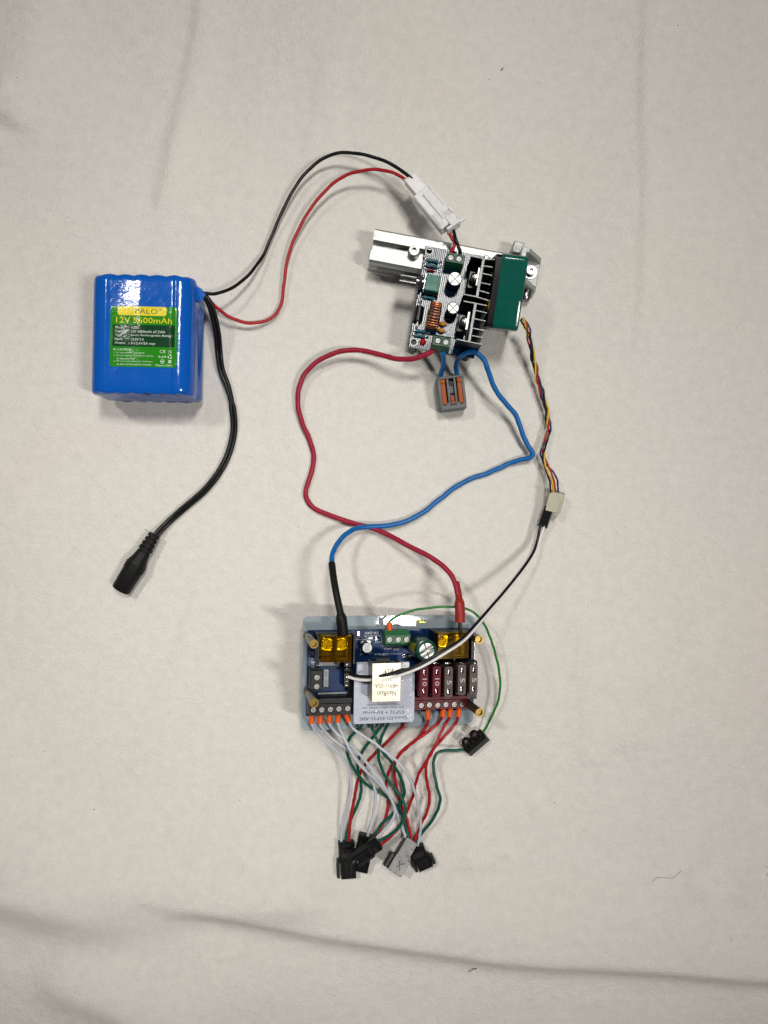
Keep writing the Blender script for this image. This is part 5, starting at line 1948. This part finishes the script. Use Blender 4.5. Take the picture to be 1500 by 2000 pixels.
lead("led_lead", "red lead from the third ferrule of the maroon strip to the slanted black connector", None,
     Z1([(1162, 172), (1122, 240), (1085, 320), (1050, 400), (995, 500), (942, 580), (906, 660), (890, 740)]) + Z2([(888, 30), (850, 130), (818, 212), (780, 282), (740, 342), (680, 400), (614, 450)]),
     [(0, 15), (.2, 19), (.45, 17), (.7, 10), (.85, 11), (1, 10)], M['red_wire'], rd, GR, ferrule=((879.5, 1384.5), (878, 1399)))
lead("led_lead", "red lead from the last maroon strip ferrule to the connector behind the shiny one", None,
     Z1([(1236, 175), (1198, 240), (1140, 300), (1080, 372), (1022, 440), (988, 522), (981, 590), (985, 660), (1000, 740)]) + Z2([(1010, 70), (998, 160), (968, 230), (930, 310), (888, 420)]),
     [(0, 14), (.2, 16), (.45, 14), (.7, 9), (1, 6)], M['red_wire'], rd, GR, ferrule=((896.5, 1384), (895, 1398.5)))
lead("led_lead", "dark green lead from the black screw block to the connector behind the shiny one", None,
     Z1([(1290, 422), (1230, 427), (1170, 428), (1105, 432), (1062, 460), (1042, 512), (1041, 580), (1060, 680), (1080, 760)]) + Z2([(1094, 70), (1086, 130), (1060, 200), (1010, 280), (950, 350), (896, 432)]),
     [(0, 4), (.15, 7), (.4, 12), (.7, 10), (1, 5)], M['green_wire'], rd, GG)
# thin bright green wire
tz0 = zp(760.5, 1232, HP + 4.5)
tz1 = zp(760.5, 1216, HP + 4.8)
thin = path([(761, 1213), (775, 1204), (800, 1194), (830, 1188), (870, 1185), (900, 1186), (920, 1193), (936, 1206), (950, 1227), (959, 1250), (965, 1268), (973, 1300), (977, 1335), (973, 1368), (961, 1398), (950, 1420), (941, 1436)],
            [(0, 24), (.2, 27), (.4, 26), (.6, 18), (.8, 10), (1, 4)], 7)
wire("earth_wire", "thin bright green wire arcing round the board edge to the black screw block", spline([tz0, tz1 + (tz1 - tz0).normalized() * .8], 2)[:-1] + lift(thin, .7), .72, M['thin_green'], None,
     sleeves=[("ferrule", [tz0 - (tz1 - tz0) * .2, tz0 + (tz1 - tz0) * .9, tz1], [1.6, 1.6, 1.3], M['orange'])], seg=8)


# ================================================================== black plugs at the end of the LED leads
def sm_shell(p0, p1, label, up=(0, 0, 1), kind="socket", th=6.2, scale=1.0, mm='black'):
    F = axis_frame(p0, p1, up)
    L = (p1 - p0).length
    root = thing("lead_connector", label, "connector", F, "three-way connectors on the LED leads")
    return F, L, root


def conn_notched(p0, p1, label, up=(0, 0, 1), legs=1):
    """receptacle shell: narrow wire end, wider mouth with a side latch leg"""
    F, L, root = sm_shell(p0, p1, label, up)
    m = MB()
    m.box((L * .28, 0, 0), (L * .56, 9.4, 5.6), bev=.3)
    m.box((L * .07, 0, .4), (L * .12, 9.9, 5.6), bev=.25)
    # mouth: four walls, open end
    w, hgt, t = 9.0, 6.6, .8
    x0, x1 = L * .5, L
    xm, xl = (x0 + x1) / 2, x1 - x0
    m.box((xm, 0.9, -hgt / 2 + t / 2), (xl, w, t))
    m.box((xm, 0.9, hgt / 2 - t / 2), (xl, w, t))
    for y in (.9 - w / 2 + t / 2, .9 + w / 2 - t / 2):
        m.box((xm, y, 0), (xl, t, hgt - 2 * t - .04))
    part("shell", m, M['black'], root)
    m = MB()
    m.box((L * .74, -5.35, 0), (L * .50, 1.7, 4.6), bev=.2)
    m.box((L * .52, -4.4, 0), (L * .08, 2.2, 4.2), bev=.2)
    if legs > 1:
        m.box((L * .78, 6.6, 0), (L * .40, 1.7, 4.6), bev=.2)
        m.box((L * .60, 5.9, 0), (L * .08, 2.0, 4.2), bev=.2)
    part("latch_leg", m, M['dark_arm'], root)
    m = MB()
    for y in (-2.9, 0, 2.9):
        m.lathe((-.12, y, 0.2), (.02, y, 0.2), [(0, 1.25), (1, 1.25)], 14)
    m.box((L * .30, 0, 2.85), (L * .22, 6.6, .16), bev=.05)
    part("back_panel", m, M['dark_arm'], root)
    m = MB()
    m.box((L * .53, 0.9, 0), (L * .05, w - 2 * t - .1, hgt - 2 * t - .1))
    m.box((L * .70, -.6, hgt / 2 + .12), (L * .30, .5, .3))
    m.box((L * .72, 2.6, hgt / 2 + .12), (L * .30, .5, .3))
    part("mouth_wall", m, M['dark_arm'], root)
    return F


def conn_lever(p0, p1, label, up=(0, 0, 1)):
    """plug shell with a sprung latch lever on top and two prongs"""
    F, L, root = sm_shell(p0, p1, label, up)
    m = MB()
    m.box((L * .24, 0, 0), (L * .48, 8.4, 5.4), bev=.3)
    m.box((L * .60, .2, -.5), (L * .50, 7.4, 4.2), bev=.3)
    part("shell", m, M['black'], root)
    m = MB()
    for y in (-2.0, 0.6, 3.0):
        m.box((L * .66, y * .9, 1.75), (L * .46, .5, .5))
    part("guide_rib", m, M['dark_arm'], root)
    m = MB()
    m.box((L * .62, -3.1, 2.3), (L * .66, 2.4, 1.6), bev=.25)
    m.box((L * .56, 4.6, 1.2), (L * .52, 1.9, 2.4), bev=.25)
    part("latch_arm", m, M['dark_arm'], root)
    m = MB()
    m.box((L * .30, .6, 2.9), (L * .05, 4.2, .7))
    m.box((L * .25, -1.6, 2.9), (L * .14, .6, .7))
    m.box((L * .18, 2.2, 2.75), (L * .10, 3.6, .5))
    part("latch_hook", m, M['dark_arm'], root)
    m = MB()
    m.box((L * .88, 1.0, 1.9), (2.0, .9, .5), R(12))
    m.box((L * .80, 2.3, 1.9), (1.8, .6, .5), R(25))
    part("slit_glint", m, M['bright'], root)  # bright slivers put in as highlights on the slits
    return F


conn_notched(W(676.5, 1643, 3.9), W(677.5, 1712, 3.9), "black connector standing straight with a notched open end", up=(.16, .05, 1))
conn_notched(W(716.5, 1630, 3.6), W(701, 1698, 3.2), "black connector mostly buried under the slanted one", up=(0, 0, 1))
conn_lever(W(740.5, 1644, 10.8), W(683, 1682, 10.0), "slanted black connector with a latch lever lying over two others", up=(0.0, 0.05, 1))
conn_notched(W(812, 1654, 3.6), W(830, 1694, 3.4), "black connector with two prongs tucked behind the shiny one", legs=2)


def conn_shiny():
    p0, p1 = W(803.5, 1640, 6.2), W(766.5, 1703.5, 12.0)
    c = (p0 + p1) / 2
    # its flat side faces the strip lamp overhead
    F = axis_frame(p0, p1, up=(.22, .165, 1))
    L = (p1 - p0).length
    root = thing("lead_connector", "shiny connector with pale flat faces and a scratched cross mark", "connector", F, "three-way connectors on the LED leads")
    m = MB()
    m.box((L * .27, 0, -.4), (L * .56, 8.2, 5.6), bev=.25)
    m.box((L * .04, -4.6, -1.2), (1.8, 2.4, 3.4), bev=.2)
    part("wire_end", m, M['shell'], root)
    m = MB()
    m.box((L * .75, .6, -.75), (L * .46, 10.2, 6.2), bev=.25)
    bo = part("mating_end", m, M['shell'], root)
    m = MB()
    m.box((L * .77, -5.6, -1.4), (L * .42, 2.2, 4.8), bev=.2)
    part("latch_leg", m, M['dark_arm'], root)
    m = MB()
    z = 2.41
    for (x, y, l, a) in ((L * .75, .9, 5.4, 40), (L * .74, .6, 4.2, -28), (L * .66, 2.3, 2.2, -50), (L * .66, .0, 1.5, 10)):
        m.box((x, y, z), (l, .38, .06), R(a))
    part("cross_mark", m, M['black'], bo)
    m = MB()
    m.text("63", L * .20, 2.6, 1.4, 1.2, 2.45, 90)
    m.slab(circ(L * .42, 2.5, .75, 14), 2.41, 2.46, holes=[circ(L * .42, 2.5, .45, 14)])
    part("moulded_mark", m, M['black'], root)


conn_shiny()


# ================================================================== black screw block
def screw_block():
    p0, p1 = W(909, 1465, 4.5), W(946, 1433, 4.5)
    F = axis_frame(p0, p1, up=(-.62, .60, 1))
    L = (p1 - p0).length
    root = thing("screw_block", "small black two-post screw block joining the two green wires", "connector", F)
    m = MB()
    m.box((L / 2, -.3, -.6), (L, 7.2, 6.4), bev=.25)
    m.box((L / 2, 1.2, 2.8), (L * .86, 3.8, 1.4), bev=.5)
    part("block_body", m, M['black'], root)
    for t in (.27, .70):
        m = MB()
        m.slab(circ(0, 0, 2.6, 22), 2.2, 7.4, pockets=[circ(0, 0, 1.7, 18)], depth=2.4, M=Matrix.Translation((L * t, 1.0, 0)))
        ps = part("screw_post", m, M['black'], root)
        screw(ps, L * t, 1.0, 5.02, 1.45)
    m = MB()
    for x in (-.02, L + .02):
        m.lathe((x - .1, 0, -.5), (x + .1, 0, -.5), [(0, 1.6), (1, 1.6)], 14)
    part("wire_port", m, M['black_matt'], root)


screw_block()


# ================================================================== lint on the cloth
def hair(label, pix, r, cat="hair"):
    q = spline([Vector((W(x, y, 0).x, W(x, y, 0).y, 0)) for x, y in pix], 6)
    for p in q:
        p.z = ground(p) + r + .15
    m = MB()
    F = Frame(q[0])
    m.tube(q, r, 5)
    o = part("hair", m, M['hair'], None, world=F)
    o.location = F.o * MM
    return tag(o, label, cat, "hairs on the cloth")


hair("long curly dark hair lying alone on the bare cloth", [(1270, 1716), (1278, 1709), (1292, 1708), (1306, 1709), (1316, 1703), (1325, 1695)], .10)
hair("forked dark fibre lying beside the long crease", [(914, 1900), (921, 1897), (931, 1890), (924, 1893), (918, 1892)], .2)
hair("faint hair curled near the cloth's edge", [(1482, 1682), (1490, 1685), (1491, 1693), (1486, 1699)], .09)
hair("short dark fibre on the empty cloth above the bracket", [(980, 133), (983, 129), (984, 128)], .3)


def specks():
    spots = [(324, 175), (55, 1072), (583, 1028), (1056, 153), (44, 163), (47, 727), (133, 423), (906, 820), (1330, 782), (1197, 223), (1331, 38), (847, 446), (1174, 1841), (381, 1853), (364, 1824), (103, 1737), (188, 1577),
             (1082, 1567), (1149, 1185), (343, 541), (1440, 640), (630, 720), (956, 153), (698, 1075), (590, 595), (470, 1560), (203, 1990), (1411, 1813), (332, 1390), (995, 333), (452, 575), (90, 1466), (1195, 1223), (662, 1810), (612, 1763), (240, 1316)]
    r = random.Random(5)
    for _ in range(46):
        spots.append((r.uniform(20, 1480), r.uniform(20, 1980)))
    m = MB()
    for i, (x, y) in enumerate(spots):
        p = W(x, y, 0)
        p.z = ground(p) + .12
        s = r.uniform(.16, .42) if i < 36 else r.uniform(.08, .2)
        a = r.uniform(0, 3.1)
        d = Vector((math.cos(a), math.sin(a), 0)) * s
        m.tube([p - d, p + d * .2 + Vector((0, 0, .1)), p + d], s * .5, 5)
    o = part("lint", m, M['hair'], None)
    o["kind"] = "stuff"
    o["label"] = "tiny dark flecks of lint scattered over the cloth"


specks()
